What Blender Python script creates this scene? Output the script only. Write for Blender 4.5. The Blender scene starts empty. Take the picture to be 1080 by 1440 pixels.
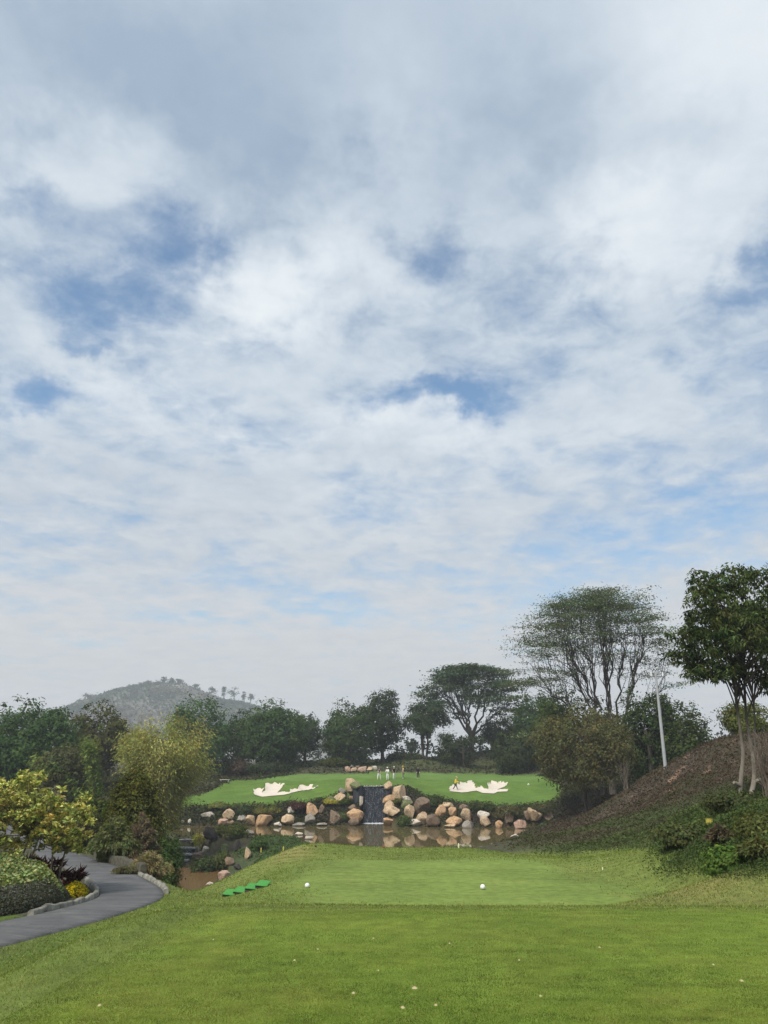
import bpy, bmesh, math, random
import numpy as np
from mathutils import Vector, Matrix
from mathutils.geometry import delaunay_2d_cdt
rng = np.random.default_rng(7)
random.seed(7)
SC = bpy.context.scene
COL = SC.collection
R = math.radians

# ------------------------------------------------------------------ view geometry (photo pixels -> rays)
FPX, EYE, HOR = 1083.0, 1.6, 1065.0
PITCH = math.atan((HOR - 720) / FPX)
CP, SP = math.cos(PITCH), math.sin(PITCH)
def pix(px, py, Y):
    """world point at depth Y seen at photo position (px, py)"""
    xc, zc = (px - 540) / FPX, (720 - py) / FPX
    k = Y / (CP - SP * zc)
    return (xc * k, Y, EYE + (SP + CP * zc) * k)
def proj(x, y, z):
    yy = CP * y + SP * (z - EYE); zz = -SP * y + CP * (z - EYE)
    yy = np.where(yy < .05, .05, yy)
    return 540 + FPX * x / yy, 720 - FPX * zz / yy
def scale_at(py, Y):   # metres per photo pixel, across the view
    zc = (720 - py) / FPX
    return Y / (CP - SP * zc) / FPX

# ------------------------------------------------------------------ noise
_perm = rng.random((64, 64, 64))
def vnoise(p):
    p = np.asarray(p, float); i = np.floor(p).astype(int); f = p - i; f = f * f * (3 - 2 * f)
    out = 0
    for dx in (0, 1):
        for dy in (0, 1):
            for dz in (0, 1):
                w = (f[:, 0] if dx else 1 - f[:, 0]) * (f[:, 1] if dy else 1 - f[:, 1]) * (f[:, 2] if dz else 1 - f[:, 2])
                out = out + w * _perm[(i[:, 0] + dx) % 64, (i[:, 1] + dy) % 64, (i[:, 2] + dz) % 64]
    return out
def fbm(p, octv=4):
    p = np.asarray(p, float); s, a, t = 0, 1, 0
    for k in range(octv):
        s = s + a * vnoise(p * 2 ** k + 17.3 * k); t += a; a *= .5
    return s / t
def fbm2(x, y, sc, octv=4, off=0.):
    return fbm(np.stack([np.ravel(x) / sc + off, np.ravel(y) / sc + off * .7, np.full(np.size(x), off)], 1), octv)
def sstep(a, b, x):
    t = np.clip((x - a) / (b - a), 0, 1); return t * t * (3 - 2 * t)
def sdf(poly, x, y):
    """signed distance to polygon, negative inside"""
    P = np.asarray(poly, float); Q = np.roll(P, -1, 0)
    d = np.full(x.shape, 1e18); ins = np.zeros(x.shape, bool)
    for (ax, ay), (bx, by) in zip(P, Q):
        ex, ey = bx - ax, by - ay
        t = np.clip(((x - ax) * ex + (y - ay) * ey) / (ex * ex + ey * ey + 1e-12), 0, 1)
        d = np.minimum(d, (x - ax - t * ex) ** 2 + (y - ay - t * ey) ** 2)
        c = (ay > y) != (by > y)
        ins ^= c & (x < ex * (y - ay) / (ey if abs(ey) > 1e-12 else 1e-12) + ax)
    d = np.sqrt(d)
    return np.where(ins, -d, d)

# ------------------------------------------------------------------ terrain height
WATER, POOL = -6.3, -8.0
ctrl = [(x, y, 0) for x in (-2.6, 0, 3, 5) for y in (-6, 0, 4, 7, 9.3)]
ctrl += [(-1.9, 17, -1.2), (-1.9, 21, -1.2), (-1.9, 25, -1.25), (1.5, 17, -1.2), (1.5, 22, -1.2), (1.5, 26.5, -1.25), (5, 18, -1.15), (4.6, 22, -1.2), (4, 26, -1.3)]
ctrl += [(0, 12.5, -.75), (3, 12.5, -.7), (6, 12.5, -.45), (-2.6, 12, -.8), (-3.6, 17, -1.55), (-3.4, 21, -1.5)]
ctrl += [pix(*q) for q in [
    (300,1245,24),(350,1222,26),(395,1200,27),(440,1192,28.0),(640,1192,28.0),(250,1262,22.5),(540,1192,28.6),
    (350,1195,70),(400,1177,82),(430,1186,72),(340,1226,64),(370,1202,56),
    (720,1195,60),(760,1185,62),(800,1165,64),(850,1140,60),(880,1120,60),(800,1190,45),(860,1165,42),(920,1130,42),(960,1090,48),
    (936,1080,55),(1000,1045,50),(1040,1042,46),(1080,1035,46),(960,1150,28),(1045,1126,30),(1080,1122,28),(880,1185,30),(1000,1175,20),
    (1060,1215,15),(1075,1180,17),(950,1210,20),(860,1200,26),(1020,1240,14.5),(1080,1255,13),(800,1205,28),(740,1190,35),(700,1188,40),
    (760,1163,92),(830,1127,80),(735,1180,82),(800,1145,80),
    (250,1134,105),(320,1133,105),(400,1131,105),(450,1124,106.5),(640,1127,106),(700,1133,105),(780,1130,105),(600,1120,106.5),
    (280,1122,112),(380,1118,112),(460,1114,113),(660,1117,113),(760,1118,113),(590,1108,114),
    (300,1113,118),(380,1106,119),(440,1102,121),(660,1104,120),(740,1104,120),(560,1098,119),
    (330,1098,127),(420,1094,127),(540,1093,127),(640,1093,127),(740,1094,127),(320,1091,140),(540,1089,140),(660,1089,140),(760,1092,135),
    (790,1106,120),(430,1071,150),(360,1086,150),(520,1076,152),(600,1068,152),(680,1080,153),(640,1074,156),
    (268,1082,124),(235,1100,118),(300,1100,121),(150,1100,120),(50,1120,100),(180,1090,150),
    (760,1078,142),(750,1045,165),(800,1085,125),(830,1060,150)]]
ctrl += [(-13,52,-6.9),(-13,55,-7.6),(-11.6,58.5,-7.6),(-16,55.5,-7.6),(-10,52,-6.8),(-9.8,57,-7.0),(-4.2,9,-.75),(-4.5,10.3,-.95),(-5.2,12,-1.15),(-11.2,66,-6.8),(-11.2,75,-6.4),(-13.5,60,-8.0),(-15.5,58.5,-8.0),(-12.4,61.5,-7.6),(-14.5,82,-6.5),(-23,83,-5.8),(-19.4,80,-7.9),(-19.4,82.5,-7.3),(-19.4,85,-6.5),
    (-2,45,-5.2),(-3,60,-6.8),(5,60,-6.9),(8,80,-7.2),(-5,85,-7.2),(0,95,-7.2),(-15,95,-7),(-25,95,-7),(12,92,-7.1),(3,50,-5.6),(-5,52,-5.6),
    (10.4,77,-6.3),(15.2,89,-6.3),(20.9,102,-6.0),(24,90,-3.5),(28,75,-1.5),(28,65,-.4),(30,55,2),(36,45,3.2),(27,110,-2.5),(32,130,0),(45,120,3),(60,90,3),
    (8,10,.25),(12,15,.9),(16,24,1.3),(21,34,2.0),(30,25,2.5),(12,4,.4),
    (-14,20,-1.3),(-12,16,-1.2),(-9.5,18,-1.35),(-10,22,-1.5),(-13,30,-2),(-20,36,-2),(-26,48,-2.2),(-10.2,33,-2.9),(-12.5,42,-4.8),
    (-15.5,50,-6.7),(-20,60,-5.2),(-23,72,-5.8),(-28,85,-4.5),(-30,70,-3),(-32,100,-3.6),(-42,60,-2),(-48,100,-2),(-14,10,-1.1),(-6,2,-.9),(-8,-4,-1),
    (-80,150,0),(-60,200,0),(0,200,0),(70,200,4),(90,120,4),(-100,60,-1),(100,40,4),(0,320,-2),(150,320,0),(-150,320,-2),(-60,-20,-1),(60,-20,1)]
for _p in ((225,1268),(250,1262),(300,1245),(350,1222),(395,1200),(440,1187),(490,1186),(540,1186),(600,1186),(645,1188)):
    for _Y, _d in ((26.5, .35), (31, .45), (37, .75), (45, 1.2)):
        if (_p[0] < 340 or _Y < 40 or _p[0] > 420) and (_Y > 30 or _p[0] < 360):
            _q = pix(*_p, _Y); ctrl.append((_q[0], _q[1], _q[2] - _d))
# far shore of the pond and the rock bank
for X in (-27, -20, -14, -9, -5): ctrl += [(X, 99.5, -6.6), (X, 102.2, -5.6)]
for X in (3, 7, 12, 17): ctrl += [(X, 97.5 + .5 * (X < 10), -6.6), (X, 101, -5.5)]
ctrl += [(-5.4, 104.5, -3.6), (-4.0, 106.5, -2.4), (-3.2, 108, -2.0), (2.6, 104.5, -3.4), (1.6, 107, -2.2), (5.2, 105, -4.0), (-1.3, 110, -2.1)]
CT = np.array(ctrl, float)
def _phi(r2): return np.sqrt(r2 + 2.2)
_n = len(CT)
_A = np.zeros((_n + 3, _n + 3))
_d2 = ((CT[:, None, :2] - CT[None, :, :2]) ** 2).sum(2)
_A[:_n, :_n] = _phi(_d2) + np.eye(_n) * -.02
_A[:_n, _n] = 1; _A[:_n, _n + 1:] = CT[:, :2] * .01; _A[_n:, :_n] = _A[:_n, _n:].T
_W = np.linalg.lstsq(_A, np.concatenate([CT[:, 2], [0, 0, 0]]), rcond=None)[0]

NEAR_TEE = [(-2.75, 3), (-2.35, 7), (-2.0, 9.7), (1, 9.85), (4.6, 9.7), (9, 9.4), (9, -8), (-3, -8)]
LOW_TEE = [(-2.05, 17.0), (-2.05, 24.4), (4.5, 24.4), (5.6, 18.0), (5.9, 16.6)]
POND = [(-36, 87.5), (-17, 86.2), (-15.2, 86.4), (-12.5, 88.5), (-8.6, 84), (-7.2, 77), (-5.5, 68), (-4, 56), (3, 54), (8, 62), (9.8, 76), (14.5, 89), (20.3, 102.5), (12, 98.3), (6, 99.3),
        (1, 100.5), (.4, 104), (-2.9, 104), (-3.4, 100.6), (-8, 100.3), (-14, 100.6), (-22, 100.8), (-36, 100.5)]
POOLP = [(-22, 78), (-18, 79.6), (-16.2, 80), (-14.2, 76.5), (-13.0, 72), (-12.4, 66.5), (-12.9, 61.5), (-14.5, 59.3), (-17, 58), (-22, 60)]
PATH = np.array([(-12, 3, -1.15), (-8.6, 9.5, -1.2), (-6.8, 14.6, -1.3), (-6.25, 18, -1.5), (-6.5, 21.8, -1.78), (-8.1, 25.8, -2.0), (-10.5, 30.2, -2.15), (-13.1, 34.2, -2.25), (-18.6, 43.8, -2.3), (-27, 53, -2.2), (-40, 62, -1.9)])
def smooth_path(P, n=14):
    out = []
    Q = np.vstack([2 * P[0] - P[1], P, 2 * P[-1] - P[-2]])
    for i in range(1, len(Q) - 2):
        for t in np.linspace(0, 1, n, endpoint=False):
            a, b, c, d = Q[i - 1], Q[i], Q[i + 1], Q[i + 2]
            out.append(.5 * (2 * b + (c - a) * t + (2 * a - 5 * b + 4 * c - d) * t * t + (3 * b - a - 3 * c + d) * t ** 3))
    out.append(P[-1]); return np.array(out)
PC = smooth_path(PATH)
def path_d(x, y):
    d = np.full(x.shape, 1e9); z = np.zeros(x.shape)
    for a, b in zip(PC[:-1], PC[1:]):
        e = b[:2] - a[:2]; t = np.clip(((x - a[0]) * e[0] + (y - a[1]) * e[1]) / (e @ e), 0, 1)
        q = np.hypot(x - a[0] - t * e[0], y - a[1] - t * e[1])
        z = np.where(q < d, a[2] + t * (b[2] - a[2]), z); d = np.minimum(d, q)
    return d, z
BUNK1 = [(356,1111),(371,1110),(368,1115),(372,1113),(373,1104),(388,1102),(399,1104),(398,1107),(390,1115),(400,1113.5),(407,1115),(408,1111),(419,1110),(421,1106.5),(440,1105.3),(439,1107.5),(448,1107.5),(436,1111.5),(419,1113),(400,1118),(368,1121),(358,1118)]
BUNK2 = [(632,1108),(636,1104),(639,1106),(647,1101.5),(664,1100),(668,1104),(670,1108.5),(677,1106.5),(681,1109.5),(687,1110),(685,1103),(690,1102.5),(691,1100),(700,1102.5),(702,1100),(714,1102.5),(712,1106),(699,1111),(715,1110),(713,1113.5),(700,1114),(695,1116.5),(678,1115.5),(670,1112.5),(650,1115),(632,1113)]
BP = [None, None]
def H(x, y):
    x = np.asarray(x, float); y = np.asarray(y, float); sh = x.shape; x = x.ravel(); y = y.ravel()
    z = np.full(x.shape, _W[_n]) + _W[_n + 1] * x * .01 + _W[_n + 2] * y * .01
    for k in range(_n):
        z += _W[k] * _phi((x - CT[k, 0]) ** 2 + (y - CT[k, 1]) ** 2)
    far = sstep(210, 420, np.hypot(x, y))
    z = z * (1 - far) + far * -1.5
    z = np.where(y < -3, z * sstep(-14, -3, y), z)
    # small scale unevenness away from the mown tees
    d1 = sdf(NEAR_TEE, x, y); d2 = sdf(LOW_TEE, x, y)
    u = sstep(.3, 4, np.minimum(d1, d2))
    fair = sstep(104.8, 108, y) * (1 - sstep(146, 150, y)) * (np.abs(x) < 27)
    u *= 1 - .85 * fair
    u = u * (1 - .75 * (1 - sstep(28, 36, y)) * (np.abs(x) < 7))
    z = z + u * ((fbm2(x, y, 3.5, 3) - .5) * .35 + (fbm2(x, y, 14, 2, 5.) - .5) * .35)
    z += fair * (fbm2(x, y, 8, 2, 9.) - .5) * 1.0
    w = 1 - sstep(-.15, 1.2, d1); z = z * (1 - w) + w * (0 - .05 * sstep(-.9, .2, d1))
    w = 1 - sstep(-.1, 1.5, d2); z = z * (1 - w) + w * (-1.2 - .05 * sstep(-.6, .2, d2))
    # path bed
    dp, zp = path_d(x, y)
    w = 1 - sstep(1.15, 2.0, dp); z = z * (1 - w) + w * (zp - .02)
    # pond and pool basins
    dq = sdf(POND, x, y)
    z = np.where(dq < 0, np.minimum(z, WATER - .02 - .35 * np.minimum(-dq, 2.)), z)
    near = (dq >= 0) & (dq < 3) & (y > 60)
    z = np.where(near & (sdf(POOLP, x, y) > 2), np.maximum(z, WATER + .06 + .04 * dq), z)
    dq = sdf(POOLP, x, y)
    z = np.where(dq < 0, np.minimum(z, POOL - .02 - .35 * np.minimum(-dq, 1.2)), z)
    z = np.where((dq >= 0) & (dq < 4), np.maximum(z, POOL + .05 + .1 * dq), z)
    # channel of the stream over the cascade
    # waterfall head: level shelf behind the wall
    sh_ = (np.abs(x + 1.27) < 3.4) & (y > 104.6) & (y < 109)
    z = np.where(sh_, np.minimum(np.maximum(z, -2.3), np.where(np.abs(x + 1.27) < 1.5, -2.25, 5)), z)
    for bp in BP:
        if bp is not None:
            db = sdf(bp[0], x, y)
            z = z - .2 * (1 - sstep(-.6, .05, db)) + bp[1] * .2 * np.where((db >= 0), np.exp(-(db / 1.3) ** 2), 0) * sstep(bp[2] - 1.5, bp[2] + 1.5, y)
    return z.reshape(sh)
def h1(x, y): return float(H(np.array([x]), np.array([y]))[0])
def hit(px, py, ymax=400, ymin=4, water=True):
    """where the ray through a photo position meets the ground (or the water)"""
    ys = np.geomspace(ymin, ymax, 1600)
    xc, zc = (px - 540) / FPX, (720 - py) / FPX
    k = ys / (CP - SP * zc); xs = xc * k; zs = EYE + (SP + CP * zc) * k
    g = H(xs, ys)
    if water:
        g = np.where(sdf(POND, xs, ys) < 0, WATER, g); g = np.where(sdf(POOLP, xs, ys) < 0, POOL, g)
    below = np.nonzero(zs <= g)[0]
    i = below[0] if len(below) else len(ys) - 1
    return np.array([xs[i], ys[i], g[i]])
for bi, (bk, ys_) in enumerate(((BUNK1, 117), (BUNK2, 117))):
    pts = []
    for a, b in zip(bk, bk[1:] + bk[:1]):
        for t in (0, .5):
            q = hit(a[0] + (b[0] - a[0]) * t, a[1] + (b[1] - a[1]) * t, ymin=100)
            pts.append((q[0], q[1]))
    pts = np.array(pts)
    BP[bi] = (pts, 1.0, pts[:, 1].mean())
_bp = list(BP)

# ------------------------------------------------------------------ object helpers
def tag(o, label=None, cat=None, group=None, kind=None):
    if label: o['label'] = label
    if cat: o['category'] = cat
    if group: o['group'] = group
    if kind: o['kind'] = kind
    return o
def link(o, parent=None):
    COL.objects.link(o)
    if parent is not None:
        o.parent = parent
    return o
def empty(name, loc, label, cat, group=None, rz=0.):
    o = bpy.data.objects.new(name, None); o.empty_display_size = .2; link(o)
    o.location = loc; o.rotation_euler = (0, 0, rz)
    return tag(o, label, cat, group)
def np_mesh(name, V, F, mat, smooth=False, colors=None, parent=None, loc=None, cname='tint'):
    """V (n,3), F (m,k) same size faces or list of such arrays"""
    me = bpy.data.meshes.new(name)
    Fs = F if isinstance(F, list) else [F]
    Fs = [np.asarray(f, np.int32) for f in Fs if len(f)]
    V = np.asarray(V, np.float32)
    me.vertices.add(len(V)); me.vertices.foreach_set('co', V.ravel())
    nl = sum(f.size for f in Fs); nf = sum(len(f) for f in Fs)
    me.loops.add(nl); me.polygons.add(nf)
    me.loops.foreach_set('vertex_index', np.concatenate([f.ravel() for f in Fs]))
    tot = np.concatenate([np.full(len(f), f.shape[1], np.int32) for f in Fs])
    st = np.concatenate([[0], np.cumsum(tot)[:-1]]).astype(np.int32)
    me.polygons.foreach_set('loop_start', st); me.polygons.foreach_set('loop_total', tot)
    if smooth: me.polygons.foreach_set('use_smooth', np.ones(nf, bool))
    me.update(calc_edges=True)
    if colors is not None:
        c = np.asarray(colors, np.float32)
        if c.shape[1] == 3: c = np.hstack([c, np.ones((len(c), 1), np.float32)])
        at = me.attributes.new(cname, 'FLOAT_COLOR', 'POINT'); at.data.foreach_set('color', c.ravel())
    if mat is not None: me.materials.append(mat)
    o = bpy.data.objects.new(name, me); link(o, parent)
    if loc is not None: o.location = loc
    return o
class MB:
    """collects shapes into one mesh"""
    def __init__(s): s.v, s.f3, s.f4, s.n, s.c = [], [], [], 0, []
    def add(s, V, F, col=None):
        V = np.asarray(V, float); F = np.asarray(F, int)
        (s.f3 if F.shape[1] == 3 else s.f4).append(F + s.n); s.v.append(V); s.n += len(V)
        s.c.append(np.tile(np.asarray(col if col is not None else (1, 1, 1), float), (len(V), 1)))
    def tube(s, P, rad, sides=7, col=None, cap=True):
        P = np.asarray(P, float); rad = np.broadcast_to(np.asarray(rad, float), (len(P),))
        T = np.gradient(P, axis=0); T /= np.linalg.norm(T, axis=1)[:, None] + 1e-9
        ref = np.array([0, 0, 1.]) if abs(T[:, 2]).mean() < .8 else np.array([1., 0, 0])
        A = np.cross(T, ref); A /= np.linalg.norm(A, axis=1)[:, None] + 1e-9; B = np.cross(T, A)
        an = np.linspace(0, 2 * np.pi, sides, endpoint=False)
        V = (P[:, None] + rad[:, None, None] * (np.cos(an)[None, :, None] * A[:, None] + np.sin(an)[None, :, None] * B[:, None])).reshape(-1, 3)
        i = np.arange(len(P) - 1)[:, None] * sides; j = np.arange(sides)[None]; k = (j + 1) % sides
        s.add(V, np.stack([i + j, i + k, i + sides + k, i + sides + j], 2).reshape(-1, 4), col)
        if cap:
            for e, fl in ((0, 1), (len(P) - 1, 0)):
                b = V[e * sides:(e + 1) * sides]
                VV = np.vstack([b, P[e]]); t = np.stack([j[0], k[0], np.full(sides, sides)], 1)
                s.add(VV, t[:, ::-1] if not fl else t, col)
    def box(s, lo, hi, col=None, rot=None, at=(0, 0, 0)):
        V = np.array([[x, y, z] for x in (lo[0], hi[0]) for y in (lo[1], hi[1]) for z in (lo[2], hi[2])], float)
        if rot is not None: V = V @ np.array(rot).T
        V = V + np.array(at)
        s.add(V, [(0, 1, 3, 2), (4, 6, 7, 5), (0, 4, 5, 1), (2, 3, 7, 6), (0, 2, 6, 4), (1, 5, 7, 3)], col)
    def build(s, name, mat, parent=None, smooth=False, loc=None):
        V = np.vstack(s.v); Fs = []
        if s.f4: Fs.append(np.vstack(s.f4))
        if s.f3: Fs.append(np.vstack(s.f3))
        return np_mesh(name, V, Fs, mat, smooth, np.vstack(s.c), parent, loc)
def rot_z(a): return np.array([[math.cos(a), -math.sin(a), 0], [math.sin(a), math.cos(a), 0], [0, 0, 1]])
def bez(a, b, c, n=7):
    t = np.linspace(0, 1, n)[:, None]; a, b, c = map(lambda q: np.asarray(q, float), (a, b, c))
    return (1 - t) ** 2 * a + 2 * t * (1 - t) * b + t * t * c

# ------------------------------------------------------------------ materials
def newmat(name):
    m = bpy.data.materials.new(name); m.use_nodes = True; nt = m.node_tree
    for n in list(nt.nodes): nt.nodes.remove(n)
    out = nt.nodes.new('ShaderNodeOutputMaterial')
    return m, nt, out
def node(nt, typ, **kw):
    n = nt.nodes.new(typ)
    for k, v in kw.items():
        if k.startswith('i_'): n.inputs[k[2:].replace('_', ' ')].default_value = v
        else: setattr(n, k, v)
    return n
def mixcol(nt, fac, a, b, mode='MIX'):
    n = nt.nodes.new('ShaderNodeMix'); n.data_type = 'RGBA'; n.blend_type = mode; n.clamp_factor = True
    for idx, val in ((0, fac), (6, a), (7, b)):
        if isinstance(val, (int, float)): n.inputs[idx].default_value = val
        elif isinstance(val, tuple): n.inputs[idx].default_value = (*val, 1) if len(val) == 3 else val
        else: nt.links.new(val, n.inputs[idx])
    return n.outputs[2]
def ramp(nt, val, stops):
    n = nt.nodes.new('ShaderNodeValToRGB'); el = n.color_ramp.elements
    while len(el) < len(stops): el.new(.5)
    for e, (p, c) in zip(el, stops):
        e.position = p; e.color = (*c, 1) if not isinstance(c, (int, float)) else (c, c, c, 1)
    nt.links.new(val, n.inputs[0]); return n.outputs[0]
def noise(nt, sc, detail=4, rough=.55, vec=None, dist=0.):
    n = nt.nodes.new('ShaderNodeTexNoise'); n.inputs['Scale'].default_value = sc; n.inputs['Detail'].default_value = detail
    n.inputs['Roughness'].default_value = rough; n.inputs['Distortion'].default_value = dist
    if vec is not None: nt.links.new(vec, n.inputs['Vector'])
    return n
def simple(name, col, rough=.7, spec=.3, metal=0., var=.15, sc=6., bump=0., bsc=40.):
    m, nt, out = newmat(name)
    tc = nt.nodes.new('ShaderNodeTexCoord')
    p = node(nt, 'ShaderNodeBsdfPrincipled'); p.inputs['Roughness'].default_value = rough; p.inputs['Metallic'].default_value = metal
    p.inputs['Specular IOR Level'].default_value = spec
    nz = noise(nt, sc, 5, .6, tc.outputs['Object'])
    c = ramp(nt, nz.outputs['Fac'], [(.3, tuple(v * (1 - var) for v in col)), (.7, tuple(min(1, v * (1 + var)) for v in col))])
    nt.links.new(c, p.inputs['Base Color'])
    if bump:
        b = nt.nodes.new('ShaderNodeBump'); b.inputs['Strength'].default_value = bump; b.inputs['Distance'].default_value = .02
        n2 = noise(nt, bsc, 5, .6, tc.outputs['Object']); nt.links.new(n2.outputs['Fac'], b.inputs['Height']); nt.links.new(b.outputs[0], p.inputs['Normal'])
    nt.links.new(p.outputs[0], out.inputs[0]); return m
def leaf_material(name, trans=.3, gloss=.0):
    m, nt, out = newmat(name)
    at = node(nt, 'ShaderNodeAttribute', attribute_name='tint')
    d = node(nt, 'ShaderNodeBsdfDiffuse'); t = node(nt, 'ShaderNodeBsdfTranslucent')
    nt.links.new(at.outputs['Color'], d.inputs['Color'])
    tcol = mixcol(nt, 1., at.outputs['Color'], (1.15, 1.1, .55), 'MULTIPLY'); nt.links.new(tcol, t.inputs['Color'])
    a = node(nt, 'ShaderNodeMixShader'); a.inputs[0].default_value = trans
    nt.links.new(d.outputs[0], a.inputs[1]); nt.links.new(t.outputs[0], a.inputs[2])
    nt.links.new(a.outputs[0], out.inputs[0]); return m
LEAF = leaf_material('leaf')
GRASSM = leaf_material('grass_blade', .35, 0.)
def bark_material(name, dark, light, sc=4.):
    m, nt, out = newmat(name); tc = nt.nodes.new('ShaderNodeTexCoord')
    mp = node(nt, 'ShaderNodeMapping'); mp.inputs['Scale'].default_value = (1, 1, .25); nt.links.new(tc.outputs['Object'], mp.inputs[0])
    nz = noise(nt, sc, 6, .65, mp.outputs[0]); c = ramp(nt, nz.outputs['Fac'], [(.35, dark), (.65, light)])
    p = node(nt, 'ShaderNodeBsdfPrincipled'); p.inputs['Roughness'].default_value = .9; p.inputs['Specular IOR Level'].default_value = .15
    b = node(nt, 'ShaderNodeBump'); b.inputs['Strength'].default_value = .5; b.inputs['Distance'].default_value = .03; nt.links.new(nz.outputs['Fac'], b.inputs['Height'])
    nt.links.new(c, p.inputs['Base Color']); nt.links.new(b.outputs[0], p.inputs['Normal']); nt.links.new(p.outputs[0], out.inputs[0]); return m
BARK = bark_material('bark_dark', (.045, .038, .03), (.11, .095, .075))
BARKP = bark_material('bark_pale', (.14, .12, .095), (.27, .24, .195), 5.)
CULM = bark_material('bamboo_culm', (.16, .14, .05), (.30, .26, .10), 3.)
TWIG = bark_material('twig', (.12, .095, .075), (.24, .2, .16), 3.)

def ground_material():
    m, nt, out = newmat('ground_mix')
    at = node(nt, 'ShaderNodeAttribute', attribute_name='tint'); tex = node(nt, 'ShaderNodeAttribute', attribute_name='rough_amount')
    tc = nt.nodes.new('ShaderNodeTexCoord')
    fine = noise(nt, 60, 4, .7, tc.outputs['Object']); mid = noise(nt, 5, 5, .6, tc.outputs['Object']); big = noise(nt, .45, 4, .55, tc.outputs['Object'])
    mp = node(nt, 'ShaderNodeMapping'); mp.inputs['Scale'].default_value = (.5, 2.2, 1); nt.links.new(tc.outputs['Object'], mp.inputs[0])
    streak = noise(nt, 2.2, 4, .6, mp.outputs[0])
    f1 = ramp(nt, fine.outputs['Fac'], [(.25, .6), (.75, 1.4)]); f2 = ramp(nt, mid.outputs['Fac'], [(.25, .72), (.75, 1.28)])
    f3 = ramp(nt, big.outputs['Fac'], [(.3, .84), (.7, 1.16)]); f4 = ramp(nt, streak.outputs['Fac'], [(.3, .88), (.7, 1.12)])
    c = mixcol(nt, 1., at.outputs['Color'], f1, 'MULTIPLY'); c = mixcol(nt, 1., c, f2, 'MULTIPLY'); c = mixcol(nt, 1., c, f3, 'MULTIPLY'); c = mixcol(nt, 1., c, f4, 'MULTIPLY')
    # drier, yellower patches
    dry = noise(nt, 1.1, 5, .65, tc.outputs['Object']); fd = ramp(nt, dry.outputs['Fac'], [(.52, 0.), (.78, .45)])
    yel = mixcol(nt, 1., c, (1.45, 1.12, 1.3), 'MULTIPLY'); c = mixcol(nt, fd, c, yel)
    p = node(nt, 'ShaderNodeBsdfPrincipled'); p.inputs['Roughness'].default_value = .95; p.inputs['Specular IOR Level'].default_value = .1
    b = node(nt, 'ShaderNodeBump'); b.inputs['Distance'].default_value = .03
    nt.links.new(tex.outputs['Fac'], b.inputs['Strength'])
    mix = node(nt, 'ShaderNodeMath', operation='ADD'); nt.links.new(fine.outputs['Fac'], mix.inputs[0]); nt.links.new(mid.outputs['Fac'], mix.inputs[1])
    nt.links.new(mix.outputs[0], b.inputs['Height']); nt.links.new(b.outputs[0], p.inputs['Normal'])
    nt.links.new(c, p.inputs['Base Color']); nt.links.new(p.outputs[0], out.inputs[0]); return m
GROUND = ground_material()

def rock_material():
    m, nt, out = newmat('granite_boulder')
    at = node(nt, 'ShaderNodeAttribute', attribute_name='tint'); oi = nt.nodes.new('ShaderNodeObjectInfo'); tc = nt.nodes.new('ShaderNodeTexCoord')
    v = node(nt, 'ShaderNodeVectorMath', operation='ADD'); nt.links.new(tc.outputs['Object'], v.inputs[0])
    sc = node(nt, 'ShaderNodeMath', operation='MULTIPLY'); sc.inputs[1].default_value = 37.; nt.links.new(oi.outputs['Random'], sc.inputs[0]); nt.links.new(sc.outputs[0], v.inputs[1])
    n1 = noise(nt, 1.7, 6, .65, v.outputs[0], .6); n2 = noise(nt, 9, 6, .7, v.outputs[0])
    stain = ramp(nt, n1.outputs['Fac'], [(.30, (.36, .33, .30)), (.46, (.9, .88, .85)), (.7, (1.12, 1.05, .95))])
    speck = ramp(nt, n2.outputs['Fac'], [(.3, .62), (.65, 1.18)])
    c = mixcol(nt, 1., at.outputs['Color'], stain, 'MULTIPLY'); c = mixcol(nt, 1., c, speck, 'MULTIPLY')
    p = node(nt, 'ShaderNodeBsdfPrincipled'); p.inputs['Roughness'].default_value = .85; p.inputs['Specular IOR Level'].default_value = .2
    b = node(nt, 'ShaderNodeBump'); b.inputs['Strength'].default_value = .8; b.inputs['Distance'].default_value = .12; nt.links.new(n2.outputs['Fac'], b.inputs['Height'])
    nt.links.new(c, p.inputs['Base Color']); nt.links.new(b.outputs[0], p.inputs['Normal']); nt.links.new(p.outputs[0], out.inputs[0]); return m
ROCK = rock_material()
def water_material(name, col, rough=.04, bump=.06, sc=.9):
    m, nt, out = newmat(name); tc = nt.nodes.new('ShaderNodeTexCoord')
    mp = node(nt, 'ShaderNodeMapping'); mp.inputs['Scale'].default_value = (1, .45, 1); nt.links.new(tc.outputs['Object'], mp.inputs[0])
    nz = noise(nt, sc, 3, .5, mp.outputs[0])
    p = node(nt, 'ShaderNodeBsdfPrincipled'); p.inputs['Base Color'].default_value = (*col, 1); p.inputs['Roughness'].default_value = rough; p.inputs['IOR'].default_value = 1.33; p.inputs['Specular IOR Level'].default_value = .5 if rough < .1 else .3
    b = node(nt, 'ShaderNodeBump'); b.inputs['Strength'].default_value = bump; b.inputs['Distance'].default_value = .1
    nt.links.new(nz.outputs['Fac'], b.inputs['Height']); nt.links.new(b.outputs[0], p.inputs['Normal']); nt.links.new(p.outputs[0], out.inputs[0]); return m

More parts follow.
